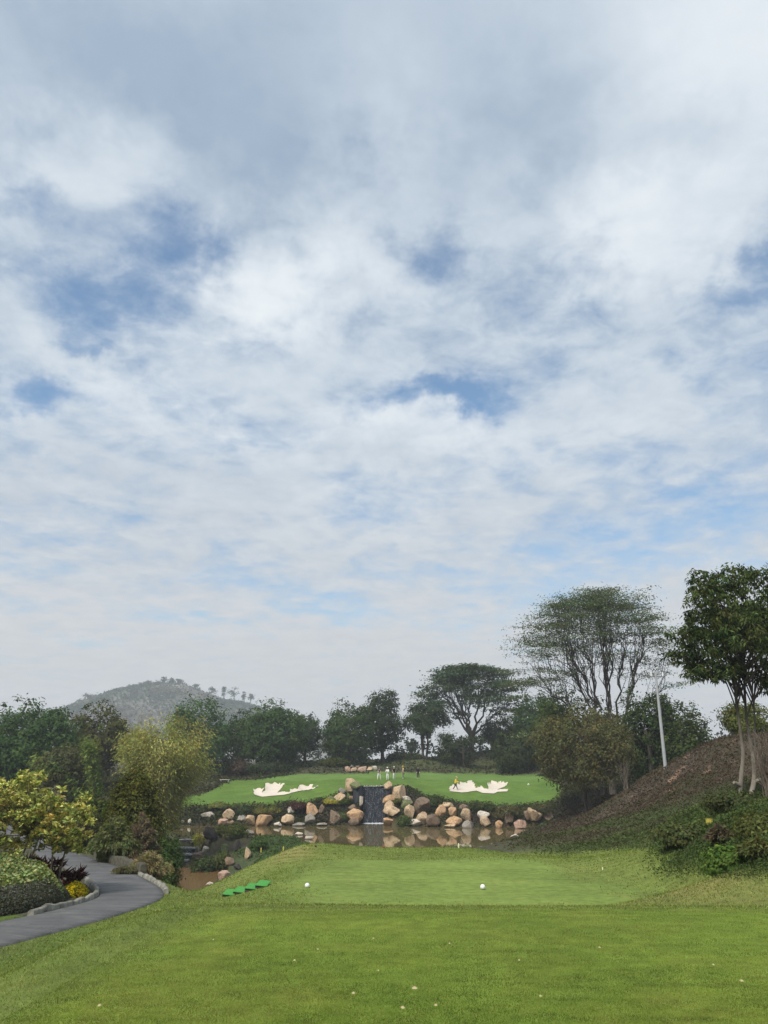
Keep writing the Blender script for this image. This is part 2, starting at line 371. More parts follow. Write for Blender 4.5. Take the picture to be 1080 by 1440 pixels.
# ------------------------------------------------------------------ ground sheet
th = np.concatenate([np.linspace(-80, -34, 40, endpoint=False), np.linspace(-34, 34, 520, endpoint=False), np.linspace(34, 80, 41)])
rr = np.concatenate([np.geomspace(.3, 4.5, 14, endpoint=False), np.geomspace(4.5, 32, 130, endpoint=False), np.geomspace(32, 96, 90, endpoint=False),
                     np.linspace(96, 132, 110, endpoint=False), np.geomspace(132, 220, 50, endpoint=False), np.geomspace(220, 1400, 36)])
TH, RR = np.meshgrid(np.radians(th), rr)
GX, GY = RR * np.sin(TH), RR * np.cos(TH)
GZ = H(GX, GY)
nr, nc = GX.shape
gx, gy, gz = GX.ravel(), GY.ravel(), GZ.ravel()
gpx, gpy = proj(gx, gy, gz)
FAIR = [(245,1136),(245,1125),(285,1116),(325,1097),(370,1095),(420,1089),(480,1088),(520,1086.5),(620,1087),(700,1089),(765,1091),(792,1106),(788,1122),(770,1130),(690,1135),(650,1129),(600,1121),(575,1108),(500,1108),(470,1121),(430,1129),(380,1134)]
HILLZ = [(600,1200),(690,1192),(740,1168),(790,1140),(900,1090),(1000,1035),(1300,1010),(1300,1230),(1080,1222),(1020,1205),(950,1192),(880,1188),(800,1197),(740,1196),(690,1200)]
def blend(c, w, col):
    return c * (1 - w[:, None]) + w[:, None] * np.asarray(col, float)
nA = fbm2(gx, gy, 2.5, 4, 3.); nB = fbm2(gx, gy, 9., 4, 7.); nC = fbm2(gx, gy, .9, 3, 11.); nD = fbm2(gx, gy, 22., 3, 13.)
col = np.tile(np.array([.075, .075, .045]), (len(gx), 1))
col = blend(col, sstep(.4, .65, nB), (.075, .07, .04))
rough = np.full(len(gx), .9)
ymid = (gy > 95) & (gy < 150)
dF = sdf(FAIR, gpx, gpy) + (nA - .5) * 5
wF = (1 - sstep(-1.2, 1.2, dF)) * ymid
col = blend(col, wF, (.095, .160, .029)); rough = rough * (1 - .85 * wF)
stripe = .5 + .5 * np.sin((gx * .9 + gy * .25) * 2 * np.pi / 5.)
col = blend(col, wF * .35 * sstep(.45, .62, nB), (.07, .125, .03)); col = blend(col, wF * .14 * sstep(.3, .7, stripe), (.12, .20, .04))
wG = wF * sstep(122.5, 124.5, gy + (nB - .5) * 2) * (1 - sstep(142, 146, gy)) * sstep(-20, -17, gx) * (1 - sstep(24, 28, gx)); col = blend(col, wG, (.115, .19, .045))
# bank behind the green
wM = sstep(143, 147, gy) * (1 - sstep(156, 166, gy)) * (np.abs(gx) < 22); col = blend(col, wM * .8, (.07, .085, .03))
# right slope with ground cover
dH = sdf(HILLZ, gpx, gpy) + (nA - .5) * 12
wH = (1 - sstep(-5, 8, dH)) * sstep(4.6, 7.2, gx - np.clip((gy - 45) * .06, 0, 3) * 0) * (gy > 9) * (gy < 95) * (gx > 0)
low = sstep(-30, 40, gpy - np.interp(gpx, [620, 700, 760, 860, 960, 1080], [1195, 1185, 1178, 1165, 1140, 1100]) + (nB - .5) * 60)
hc = np.array([.092, .075, .055])[None] * (1 - low[:, None]) + np.array([.09, .12, .045])[None] * low[:, None]
col = col * (1 - wH[:, None]) + hc * wH[:, None]
soil = wH * sstep(.62, .73, nC * .6 + nB * .4) * (1 - .7 * low); col = blend(col, soil * .85, (.34, .20, .13))
# peninsula
wP = ((gx > -13) & (gx < 0) & (gy > 36) & (gy < 90)).astype(float); col = blend(col, wP * (.5 + .5 * sstep(.4, .6, nB)), (.05, .085, .028))
# rough round the tees
d1 = sdf(NEAR_TEE, gx, gy); d2 = sdf(LOW_TEE, gx, gy); dmin = np.minimum(d1, d2)
wR = (1 - sstep(6.0, 9.0, dmin + (nB - .5) * 3)) * (gy < 34) * (1 - wH)
dpth, _ = path_d(gx, gy)
wR *= np.where(gx < -4.5, 1 - sstep(-5, -7.5, gx), 1)
wR = np.clip(wR, 0, 1)
left_bed = sstep(-5.2, -6.2, gx + .0 * gy) * (gy > 12)
rc = np.array([.155, .20, .047])[None] + (nA[:, None] - .5) * np.array([.08, .05, .03])[None]
col = col * (1 - wR[:, None]) + np.clip(rc, .02, 1) * wR[:, None]
tan = np.exp(-(((gx - 5.3) / 1.5) ** 2 + ((gy - 15.4) / 1.9) ** 2)) * .95 + .45 * np.exp(-(((gx - 4.9) / 1.2) ** 2 + ((gy - 11.5) / 1.4) ** 2)) + .6 * np.exp(-(((gx + 2.9) / .7) ** 2 + ((gy - 25.6) / 1.2) ** 2))
col = blend(col, np.clip(tan * (.45 + 1.1 * (nA - .2)), 0, .85) * (1 - wH), (.30, .235, .10))
w1 = 1 - sstep(-.5, .35, d1 + (nC - .5) * .5); w2 = 1 - sstep(-.8, .9, d2 + (nC - .5) * 1.4)
col = blend(col, w1, (.13, .178, .028)); col = blend(col, w2, (.152, .207, .047))
st2 = .5 + .5 * np.sin(gx * 2 * np.pi / 3.3 + .8); col = blend(col, w2 * .22 * sstep(.35, .65, st2), (.13, .192, .039))
st1 = .5 + .5 * np.sin(gx * 2 * np.pi / 3.6 + 1.2 + gy * .1); col = blend(col, w1 * .22 * sstep(.3, .7, st1), (.10, .155, .02))
# patchy dark line along the edge of the tee decks
for d in (d1, d2):
    e = np.exp(-((d - .18) / .13) ** 2) * (gy > 8) * sstep(.3, .5, nA); col = blend(col, e * .22, (.05, .06, .02))
rough = rough * (1 - .75 * np.maximum(w1, w2))
# grass strip and beds left of the path
strip = ((gx < -6.3) & (gy < 17.6) & (dpth > 1.05)).astype(float); col = blend(col, strip, (.08, .125, .022))
wet = (1 - sstep(.05, .5, np.minimum(sdf(POND, gx, gy), sdf(POOLP, gx, gy)))) * (gy > 50); col = blend(col, wet * .8, (.07, .055, .03))
i = np.arange(nr - 1)[:, None] * nc; j = np.arange(nc - 1)[None]
GF = np.stack([i + j, i + j + 1, i + nc + j + 1, i + nc + j], 2).reshape(-1, 4)
ground = np_mesh('ground', np.stack([gx, gy, gz], 1), GF[:, ::-1], GROUND, True, np.clip(col, .01, 1))
ra = ground.data.attributes.new('rough_amount', 'FLOAT', 'POINT'); ra.data.foreach_set('value', rough.astype(np.float32))
tag(ground, 'mown green tees, fairway and scrubby slopes of the golf hole', 'ground', kind='structure')

# sand bunkers
SAND = simple('bunker_sand', (.60, .53, .44), .95, .1, var=.06, sc=.8, bump=.3, bsc=9.)
def drape(name, poly, mat, label, lift, step):
    P = np.array(poly); x0, y0 = P.min(0); x1, y1 = P.max(0)
    q = np.stack(np.meshgrid(np.arange(x0, x1, step), np.arange(y0, y1, step)), -1).reshape(-1, 2) + rng.uniform(-.1, .1, (1, 2))
    q = q[sdf(P, q[:, 0], q[:, 1]) < -.25 * step]
    vs = [Vector(v) for v in P] + [Vector(v) for v in q]; n = len(P)
    rv, re, rf, *_ = delaunay_2d_cdt(vs, [], [list(range(n))], 1, 1e-5)
    V = np.array([(v.x, v.y) for v in rv]); z = H(V[:, 0], V[:, 1]) + lift
    o = np_mesh(name, np.column_stack([V, z]), np.array([f for f in rf if len(f) == 3]), mat, True, np.ones((len(V), 3)))
    return tag(o, label, 'bunker', kind='structure')
def ragged(pts, amp):
    out = []
    P = np.asarray(pts)
    for a, b in zip(P, np.roll(P, -1, 0)):
        for t in (0, .33, .66): out.append(a + (b - a) * t + rng.normal(0, amp, 2) * (t > 0))
    return out
drape('sand_bunker', ragged(_bp[0][0], .07), SAND, 'pale sand bunker on the left of the green, lying like two ragged arms', .06, .5)
drape('sand_bunker', ragged(_bp[1][0], .07), SAND, 'pale sand bunker on the right with a person in yellow standing in it', .06, .5)

# water
def sheet(name, poly, z, mat, label, cat):
    bm = bmesh.new(); f = bm.faces.new([bm.verts.new((x, y, z)) for x, y in poly]); bmesh.ops.triangulate(bm, faces=[f])
    me = bpy.data.meshes.new(name); bm.normal_update(); bm.to_mesh(me); bm.free(); me.materials.append(mat)
    if me.polygons[0].normal.z < 0: me.flip_normals()
    return tag(link(bpy.data.objects.new(name, me)), label, cat, kind='structure')
def grow(poly, d):
    P = np.array(poly, float); c = []
    for k in range(len(P)):
        e0 = P[k] - P[k - 1]; e1 = P[(k + 1) % len(P)] - P[k]
        n0 = np.array([e0[1], -e0[0]]) / np.hypot(*e0); n1 = np.array([e1[1], -e1[0]]) / np.hypot(*e1); n = n0 + n1; c.append(P[k] + d * n / max(np.hypot(*n), .5))
    return [tuple(q) for q in c]
sheet('pond_water', POND, WATER, water_material('pond_surface', (.115, .09, .04), .03, .07, .8), 'still olive pond below the waterfall reflecting the boulders', 'pond')
sheet('stream_pool', POOLP, POOL, water_material('muddy_surface', (.15, .088, .036), .14, .12, 1.5), 'muddy brown pool at the foot of the stepped cascade', 'pool')

# cart path
def asphalt():
    m, nt, out = newmat('worn_asphalt'); tc = nt.nodes.new('ShaderNodeTexCoord')
    mq = node(nt, 'ShaderNodeMapping'); mq.inputs['Scale'].default_value = (.55, 1.5, 1); nt.links.new(tc.outputs['Object'], mq.inputs[0]); a = noise(nt, 1.5, 7, .7, mq.outputs[0], .8); b = noise(nt, 90, 3, .7, tc.outputs['Object']); cr = node(nt, 'ShaderNodeTexVoronoi', feature='DISTANCE_TO_EDGE'); cr.inputs['Scale'].default_value = .9
    wv = noise(nt, 3, 4, .6, tc.outputs['Object']); ad = node(nt, 'ShaderNodeVectorMath', operation='ADD'); nt.links.new(tc.outputs['Object'], ad.inputs[0]); nt.links.new(wv.outputs['Color'], ad.inputs[1]); nt.links.new(ad.outputs[0], cr.inputs['Vector'])
    c = ramp(nt, a.outputs['Fac'], [(.28, (.04, .04, .042)), (.5, (.085, .084, .082)), (.72, (.15, .145, .138))])
    c = mixcol(nt, 1., c, ramp(nt, b.outputs['Fac'], [(.3, .8), (.7, 1.2)]), 'MULTIPLY')
    c = mixcol(nt, 1., c, ramp(nt, cr.outputs['Distance'], [(0., .55), (.018, 1.)]), 'MULTIPLY')
    p = node(nt, 'ShaderNodeBsdfPrincipled'); p.inputs['Roughness'].default_value = .8; nt.links.new(c, p.inputs['Base Color'])
    nt.links.new(p.outputs[0], out.inputs[0]); return m
tg = np.gradient(PC[:, :2], axis=0); tg /= np.linalg.norm(tg, axis=1)[:, None]; nrm = np.stack([-tg[:, 1], tg[:, 0]], 1)   # points to the left of travel
HW = .82
offs = np.concatenate([[-HW - .03], np.linspace(-HW, HW, 9), [HW + .03]])
V = np.concatenate([np.column_stack([PC[:, :2] + nrm * o, PC[:, 2] + (.03 - .02 * (o / HW) ** 2 if abs(o) <= HW else -.12)]) for o in offs]).reshape(len(offs), len(PC), 3).transpose(1, 0, 2)
n0, n1 = V.shape[:2]; i = np.arange(n0 - 1)[:, None] * n1; j = np.arange(n1 - 1)[None]
pth = np_mesh('path', V.reshape(-1, 3), np.stack([i + j, i + n1 + j, i + n1 + j + 1, i + j + 1], 2).reshape(-1, 4)[:, ::-1], asphalt(), True)
tag(pth, 'winding grey cart path curving between planting beds on the left', 'path', kind='structure')
KERB = simple('kerb_concrete', (.22, .21, .175), .9, .15, var=.55, sc=4., bump=.5, bsc=14)
def kerb(side, i0, i1, label):
    mb = MB(); Q = PC[i0:i1]; N = nrm[i0:i1] * side
    sec = [(HW - .01, -.1), (HW - .01, .07), (HW + .02, .10), (HW + .09, .095), (HW + .12, .06), (HW + .12, -.1)]
    V = np.stack([np.column_stack([Q[:, :2] + N * a, Q[:, 2] + b + (fbm2(Q[:, 0] * 3, Q[:, 1] * 3, .4, 3) - .4) * .14]) for a, b in sec], 1)
    n0, n1 = V.shape[:2]; i = np.arange(n0 - 1)[:, None] * n1; j = np.arange(n1 - 1)[None]
    F = np.stack([i + j, i + n1 + j, i + n1 + j + 1, i + j + 1], 2).reshape(-1, 4); mb.add(V.reshape(-1, 3), F if side < 0 else F[:, ::-1])
    for e in (0, n0 - 1):
        mb.add(V[e], [(0, 1, 2, 3), (0, 3, 4, 5)])
    return tag(mb.build('kerb', KERB), label, 'kerb', 'kerbs of the cart path')
def near_idx(Y): return int(np.argmin(np.abs(PC[:, 1] - Y)))
kerb(1, near_idx(17.3), near_idx(26.5), 'low pale concrete kerb curving round the dark hedge bed')
kerb(-1, near_idx(22.0), near_idx(27.2), 'mossy concrete kerb between the path bend and the dry shrub')

# ------------------------------------------------------------------ vegetation tools
def unit(v): return v / (np.linalg.norm(v, axis=-1, keepdims=True) + 1e-9)
def leaves(C, size, tint, aspect=.5, up=.5, droop=0., dirs=None, nrm=None):
    """diamond leaf per centre: V (4n,3), F, colours"""
    n = len(C); size = np.broadcast_to(size, (n,))
    nor = unit(rng.normal(size=(n, 3)) + np.array([0, 0, up * 2])) if nrm is None else unit(nrm + rng.normal(0, .42, (n, 3)))
    ax = rng.normal(size=(n, 3)) if dirs is None else dirs + rng.normal(0, .35, (n, 3)); ax[:, 2] -= droop
    ax = unit(ax - (ax * nor).sum(1)[:, None] * nor * (1 if dirs is None else .3)); sd = unit(np.cross(nor, ax))
    l = size[:, None] * ax * .5; w = size[:, None] * sd * .5 * aspect
    fold = nor * size[:, None] * .08
    V = np.stack([C - l, C + w + fold - l * .1, C + l, C - w + fold - l * .1], 1).reshape(-1, 3)
    F = np.arange(4 * n).reshape(n, 4); return V, F, np.repeat(tint, 4, 0)
def tints(n, base, var=.25, warm=.12):
    b = np.asarray(base, float)[None] * np.exp(rng.normal(0, var, (n, 1))); b = b * (1 + rng.normal(0, warm, (n, 3)) * np.array([1, .4, .6])); return np.clip(b, .004, .9)
def crown_pts(lobes, nclump, per, cr, shell=.55, squash=.7, seed_noise=.35):
    """clump centres over ellipsoid lobes, then leaves around every clump"""
    vol = np.array([l[3] * l[4] * l[5] for l in lobes]) ** .67; pr = vol / vol.sum()
    k = rng.choice(len(lobes), nclump, p=pr); L = np.array(lobes)[k]
    d = unit(rng.normal(size=(nclump, 3))); r = shell + (1 - shell) * rng.random(nclump) ** .6
    r *= 1 + (fbm(d * 2.3 + k[:, None] * 3.1, 3) - .5) * 2 * seed_noise
    cc = L[:, :3] + d * r[:, None] * L[:, 3:6]
    cs = cr * rng.uniform(.6, 1.4, nclump)
    idx = np.repeat(np.arange(nclump), per)
    P = cc[idx] + rng.normal(size=(len(idx), 3)) * cs[idx][:, None] * np.array([1, 1, squash]) * .6
    return cc, cs, idx, P
def tree(name, label, cat, base, lobes, leaf, n, base_col, trunk_h, trunk_r, group=None, clump=.5, per=18, var=.13, cvar=.22, bark=None, limbs=10, stems=1, lean=(0, 0), shell=.55, droop=0., up=.5, aspect=.55, noise_amp=.35, part='crown', splay=.15, squash=.7, fill=True):
    leaf *= .84; n = int(n * 1.7); base_col = tuple(np.array(base_col) * (1 + rng.normal(0, .09)) * (1 + rng.normal(0, 1, 3) * np.array([.05, .02, .04])))
    base_col = tuple(np.array(base_col) * np.array([2.1, 1.92, 1.5]))
    root = empty(name, base, label, cat, group)
    nclump = max(8, n // per)
    cc, cs, idx, P = crown_pts(lobes, nclump, per, clump, shell, squash, noise_amp)
    keep = P[:, 2] > .05 * trunk_h
    ct = tints(nclump, base_col, cvar, .10)
    T = np.clip(ct[idx] * tints(len(idx), (1, 1, 1), var, .1), .004, .9)
    ctr = np.array([0, 0, (P[:, 2].min() + P[:, 2].max()) * .42]); nm = unit(P - cc[idx]) + .75 * unit(P - ctr) + np.array([0, 0, .45])
    V, F, c = leaves(P[keep], leaf * rng.uniform(.7, 1.35, keep.sum()), T[keep], aspect, up, droop, None, nm[keep])
    np_mesh(part, V, F, LEAF, False, c, root)
    if trunk_h > 0:
        mb = MB()
        for s in range(stems):
            a = 2 * math.pi * s / max(stems, 1) + .7
            off = np.array([math.cos(a), math.sin(a), 0]) * (trunk_r * 1.3 if stems > 1 else 0)
            tip = np.array([lean[0], lean[1], trunk_h]) + off * (1 + splay * trunk_h * 2)
            Pt = bez(off + np.array([0, 0, -.35]), off * 1.2 + np.array([rng.normal(0, .05) * trunk_h, rng.normal(0, .05) * trunk_h, trunk_h * .5]), tip, 8)
            mb.tube(Pt, trunk_r / (1 if stems == 1 else 1.5) * np.linspace(1.25, .62, 8) * (1 + .35 * np.exp(-np.arange(8))), 8)
            sel = rng.choice(nclump, min(limbs, nclump), replace=False)
            for q in sel:
                e = cc[q]; st = Pt[rng.integers(4, 8)]
                mid = st * .45 + e * .55 + np.array([0, 0, -.12 * np.linalg.norm(e - st)]) + rng.normal(0, .06, 3) * np.linalg.norm(e - st)
                mb.tube(bez(st, mid, e, 7), trunk_r * np.linspace(.45, .07, 7), 5, cap=False)
        mb.build('trunk', bark or BARK, root, True)
    return root
def px_tree(name, label, cat, x0, x1, yt, yb, Y, style='round', leaf=.5, n=4000, col=(.035, .055, .025), tf=.3, tr=.25, base=None, **kw):
    """tree filling a photo box at distance Y"""
    cx = (x0 + x1) / 2; s = scale_at((yt + yb) / 2, Y)
    top = pix(cx, yt, Y)[2]; b = pix(cx, yb, Y); gz_ = h1(b[0], Y) if base is None else base
    w = (x1 - x0) * s; h = max(top - gz_, .45); r = w / 2
    cb = h * tf                                            # crown starts here
    L = []
    ch = h - cb
    if style == 'round':
        L.append((0, 0, cb + ch * .52, r * .80, r * .8, ch * .46))
        for _ in range(7):
            a = rng.uniform(0, 2 * math.pi); e = rng.uniform(.35, .72)
            L.append((math.cos(a) * r * .55, math.sin(a) * r * .55, cb + ch * e, r * rng.uniform(.3, .48), r * rng.uniform(.3, .48), ch * rng.uniform(.2, .3)))
    elif style == 'tall':
        for k in range(6):
            t = k / 5; rad = r * (.55 + .4 * math.sin(math.pi * (t * .8 + .12)))
            L.append((rng.normal(0, .12) * r, rng.normal(0, .2) * r, cb + ch * (.1 + .78 * t), rad * rng.uniform(.75, 1.), rad * .9, ch * .17))
    elif style == 'dome':
        L.append((0, 0, ch * .42 + cb, r * .92, r * .92, ch * .56))
        for _ in range(9):
            a = rng.uniform(0, 2 * math.pi); L.append((math.cos(a) * r * .6, math.sin(a) * r * .6, cb + ch * rng.uniform(.2, .65), r * .38, r * .38, ch * .28))
    elif style == 'loose':
        for _ in range(11):
            a = rng.uniform(0, 2 * math.pi); q = math.sqrt(rng.uniform(0, 1)) * .72
            L.append((math.cos(a) * r * q, math.sin(a) * r * q, cb + ch * rng.uniform(.12, .88) * (1 - .25 * q), r * rng.uniform(.22, .36), r * .3, ch * rng.uniform(.09, .16)))
    return tree(name, label, cat, (b[0], Y, gz_), L, leaf, n, col, max(cb + ch * .55, .3) if tf >= 0 else 0, tr, **kw)

print('ground ready', len(gx))
# ------------------------------------------------------------------ boulders
RC = dict(T=(.56, .425, .285), O=(.58, .385, .23), G=(.30, .28, .245), W=(.60, .55, .48), B=(.22, .165, .12), P=(.54, .37, .29), D=(.055, .05, .045), M=(.21, .21, .12))
def boulder_mesh(sd, flat=.75):
    r_ = np.random.default_rng(sd); bm = bmesh.new(); bmesh.ops.create_icosphere(bm, subdivisions=4, radius=1.)
    V = np.array([v.co for v in bm.verts]); F = np.array([[v.index for v in f.verts] for f in bm.faces]); bm.free()
    V = np.sign(V) * np.abs(V) ** .82
    for _ in range(16):
        n = unit(r_.normal(size=3)); o = r_.uniform(.52, .9); d = V @ n - o; V -= np.maximum(d, 0)[:, None] * n
    nz = fbm(V * 1.6 + sd * 1.7 % 31, 4) - .5; n2 = fbm(V * 6 + sd * .9 % 29, 3) - .5
    V = V * (1 + .20 * nz + .12 * n2)[:, None]
    V[:, 2] = np.where(V[:, 2] < -flat, -flat, V[:, 2])
    return V / np.abs(V).max(0), F, n2
def boulder(px, py, w, h, c, label, group, ymin=20, k=[0], Y=None):
    k[0] += 1
    g = hit(px, py + h / 2 - .5, ymin=ymin) if Y is None else np.array([*pix(px, py + h / 2, Y)]) + (0, 0, .05)
    s = scale_at(py, g[1]); W_, H_ = w * s, h * s
    V, F, n2 = boulder_mesh(k[0] * 13 + 5)
    V = V @ rot_z(rng.uniform(-.5, .5)).T
    V[:, 0] /= np.abs(V[:, 0]).max(); V[:, 1] /= np.abs(V[:, 1]).max()
    dep = max(W_ * .4, min(W_ * .5, H_ * .9))
    lo = V[:, 2].min(); V[:, 2] = (V[:, 2] - lo) / (V[:, 2].max() - lo)          # 0..1
    V = V * np.array([W_ * .57, dep, H_ * 1.28]); V[:, 2] -= H_ * .2
    base = np.asarray(RC[c]) * rng.uniform(.88, 1.12)
    cv = np.tile(base, (len(V), 1)) * (1 + n2[:, None] * .6)
    damp = 1 - sstep(.0, .22, V[:, 2]) if abs(g[2] - WATER) < .25 else np.zeros(len(V))      # dark tide mark just above the pond
    cv = cv * (1 - .45 * damp[:, None])
    if c == 'M': cv = cv * (1 + np.outer(sstep(-.1, .25, n2 * 3), (-.35, -.1, -.5)))
    o = np_mesh('boulder', V, F, ROCK, True, np.clip(cv, .01, .9), loc=(g[0], g[1] + dep * (.3 if abs(g[2] - WATER) < .1 else -.05), g[2]))
    return tag(o, label, 'boulder', group)
GL, GRr, GF_, GS, GG = 'boulders left of the waterfall', 'boulders right of the waterfall', 'boulders on the far left bank of the pond', 'rocks beside the muddy pool', 'rock pile behind the green'
for q in [
 (495,1113.7,17.5,14,'T','big tan boulder high beside the left edge of the waterfall',GL),
 (481,1113,10,7,'G','flat grey rock level with the sand, left of the tan top boulder',GL),
 (477.5,1121.3,15,10,'T','pale tan boulder on the grass edge left of the waterfall',GL),
 (466.5,1126,13,10,'M','mossy grey boulder just above the yellow green bush',GL),
 (452.5,1138,10,10,'B','small brown boulder right of the orange one on the left bank',GL),
 (437.8,1138.7,17,14,'O','rounded orange boulder high on the bank left of the waterfall',GL),
 (435.8,1152.5,14,13,'G','craggy grey boulder standing at the water below the orange one',GL),
 (405,1153.3,17,12.5,'T','squat tan boulder at the water, left of the craggy grey one',GL),
 (408,1140.8,11,8,'W','pale angular rock on the bank above the squat tan boulder',GL),
 (384,1145,10,8,'T','small tan rock above the whitish stone in the water',GL),
 (391,1160,11,6,'W','smooth whitish stone lying alone in the pond at left',GL),
 (470.8,1150,18,16,'B','craggy brown boulder midway between waterfall and orange boulder',GL),
 (499.7,1145.8,22,13,'O','wide orange tan boulder low beside the left of the waterfall',GL),
 (497.5,1156.7,15,8,'B','dark wet rock at the waterline directly left of the fall',GL),
 (453,1160,14,4,'G','flat stone barely out of the water below the craggy brown boulder',GL),
 (420,1160,16,4,'G','flat grey stone in the water between the tan and craggy grey boulders',GL),
 (508,1126.7,5,11,'W','narrow pale upright slab against the left waterfall wall',GL),
 (501.7,1104,18,8,'M','mossy flat boulder at the top left corner of the waterfall',GL),
 (497,1136,13,6,'B','brown rock wedged above the wide orange tan boulder',GL),
 (494,1122.5,5,4,'O','little orange stone under the big tan top boulder',GL),
 (546.7,1104,12.5,9,'T','square tan boulder at the top right corner of the waterfall',GRr),
 (559,1115,22,16,'T','large tan boulder with moss, high to the right of the waterfall',GRr),
 (547.4,1124.4,17,9,'O','flat orange boulder jutting toward the waterfall on its right',GRr),
 (548,1134,14,12,'T','tan boulder half covered by shrubs against the right waterfall wall',GRr),
 (549.7,1146,23,11,'T','wide tan boulder second from the bottom beside the fall at right',GRr),
 (549,1156,25,9,'O','long low boulder in the water at the right foot of the fall',GRr),
 (572.4,1125.5,14,8,'W','pale topped rock right of the flat orange boulder',GRr),
 (572,1132,16,11,'M','mossy brown boulder under the pale topped rock',GRr),
 (577.5,1142,16,16,'T','round upright tan boulder right of the waterfall stack',GRr),
 (592,1135,23,21,'B','largest craggy brown boulder on the right bank',GRr),
 (592.5,1151,16,14,'T','tan block under the largest craggy brown boulder',GRr),
 (582.8,1158,24,9,'W','pale sloping slab in the water right of the fall',GRr),
 (611,1155.6,21,13,'B','rough brown boulder at the water next to the tan block',GRr),
 (619.8,1141.8,15,14,'O','smooth orange boulder below the long flat slab',GRr),
 (626.8,1133,24,7,'T','long flat slab along the fairway edge below the right bunker',GRr),
 (637,1143,12,12,'O','small egg shaped orange boulder under the long flat slab',GRr),
 (638.3,1155,21,11,'O','broad orange boulder at the water below the egg shaped one',GRr),
 (635.3,1162,20,4,'T','thin flat stone in the water in front of the broad orange boulder',GRr),
 (655,1146.4,15,14,'T','leaning tan boulder right of the egg shaped one',GRr),
 (651.5,1136,13,7,'B','small brown rock on top of the leaning tan boulder',GRr),
 (657.3,1160,17,9,'G','square grey boulder in the water below the leaning tan one',GRr),
 (680.5,1146.4,17,9,'W','pale tilted boulder stacked on a tan one at the right bank',GRr),
 (681,1156,16,11,'T','tan boulder carrying the pale tilted one at the water',GRr),
 (701.3,1160,12,9,'O','single small orange boulder at the water in front of a dark one',GRr),
 (715.6,1150,12,13,'B','dark brown boulder on the shrubby bank toward the right slope',GRr),
 (731,1160,18,11,'P','pink block standing in the water at the right end of the pond',GRr),
 (724,1176.5,15,5,'W','pale flat slab at the foot of the right slope',GRr),
 (750,1150,14,14,'T','pointed tan boulder above the pink block',GRr),
 (741,1148.7,8,10,'B','slim brown rock touching the left of the pointed tan boulder',GRr),
 (755.7,1156,12,9,'T','tan rock right of the pink block under the pointed boulder',GRr),
 (772,1147.5,13,11,'B','last brown boulder where the bank meets the right slope',GRr),
 (291.7,1145.8,18,6,'W','pale flat rock highest on the far left bank',GF_),
 (321,1146,16,12,'T','tall tan block on the far left bank beside a dark bush',GF_),
 (340.8,1149.7,13,8,'G','grey rounded rock between the dark bush and the big orange boulder',GF_),
 (313.7,1157.5,14,7,'P','pink brick shaped block at the far left waterline',GF_),
 (325,1159,10,4,'T','low tan stone touching the right of the pink block',GF_),
 (351.7,1154,14,10,'T','tan boulder at the water just left of the big orange one',GF_),
 (370.8,1154,22,12,'O','big orange dome shaped boulder in the water at left',GF_),
 (266.7,1156,5,6,'W','small white stone at the far left end of the pond',GF_),
 (257,1157,5,5,'G','small grey stone left of the white one at the pond end',GF_),
 (296,1179.6,17,15,'D','black boulder right of the stepped cascade',GS),
 (333,1190.7,11,14,'D','dark upright rock on the green bank beyond the pool',GS),
 (347,1201,10,14,'T','tan leaning rock on the green bank, nearest the tee shoulder',GS),
 (323,1212,13,9,'B','brown rock half sunk in the green bank above the pool',GS),
 (333,1220,10,7,'D','small black rock below the tan leaning one',GS),
 (314,1232,16,10,'P','pinkish rough rock at the right end of the muddy pool',GS),
 (296,1243,12,4,'W','pale flat stone at the near edge of the muddy pool',GS),
 (277,1195,7,7,'G','small grey rock against the right side of the cascade steps',GS),
 (289,1195,9,7,'W','pale angular rock below the black boulder',GS),
 (314,1195,12,12,'M','mossy grey boulder between the black and the dark upright rock',GS),
 (280,1204,17,10,'B','brown boulder beside the lowest cascade step',GS),
 (348,1171,16,6,'G','flat pale grey slab on the headland beside the pond',GS),
 (420,1173,12,3.5,'W','thin pale slab along the headland shore, farther one',GS),
 (435,1179,12,3.5,'W','thin pale slab along the headland shore, nearer one',GS),
 (488.8,1082,8.5,6,'P','pinkish round rock at the left end of the pile behind the green',GG),
 (498,1083,9,5,'T','tan rock second from left in the pile behind the green',GG),
 (509.6,1083,12,8,'P','largest pink rock in the middle of the pile behind the green',GG),
 (520,1082,8,5,'T','tan rock right of the largest one in the pile behind the green',GG),
 (526.5,1081,8,5.5,'W','pale rock at the right end of the pile behind the green',GG),
 (502.6,1079.5,5,4,'B','small brown rock at the back of the pile behind the green',GG),
 (495,1078.5,5,4,'G','small grey rock at the back left of the pile behind the green',GG)]:
    boulder(*q[:6], q[6], ymin=60 if q[6] in (GS,) else 75, Y={(549, 1156): 101.2, (508, 1126.7): 103.3, (501.7, 1104): 104.0, (546.7, 1104): 104.0}.get(q[:2]))
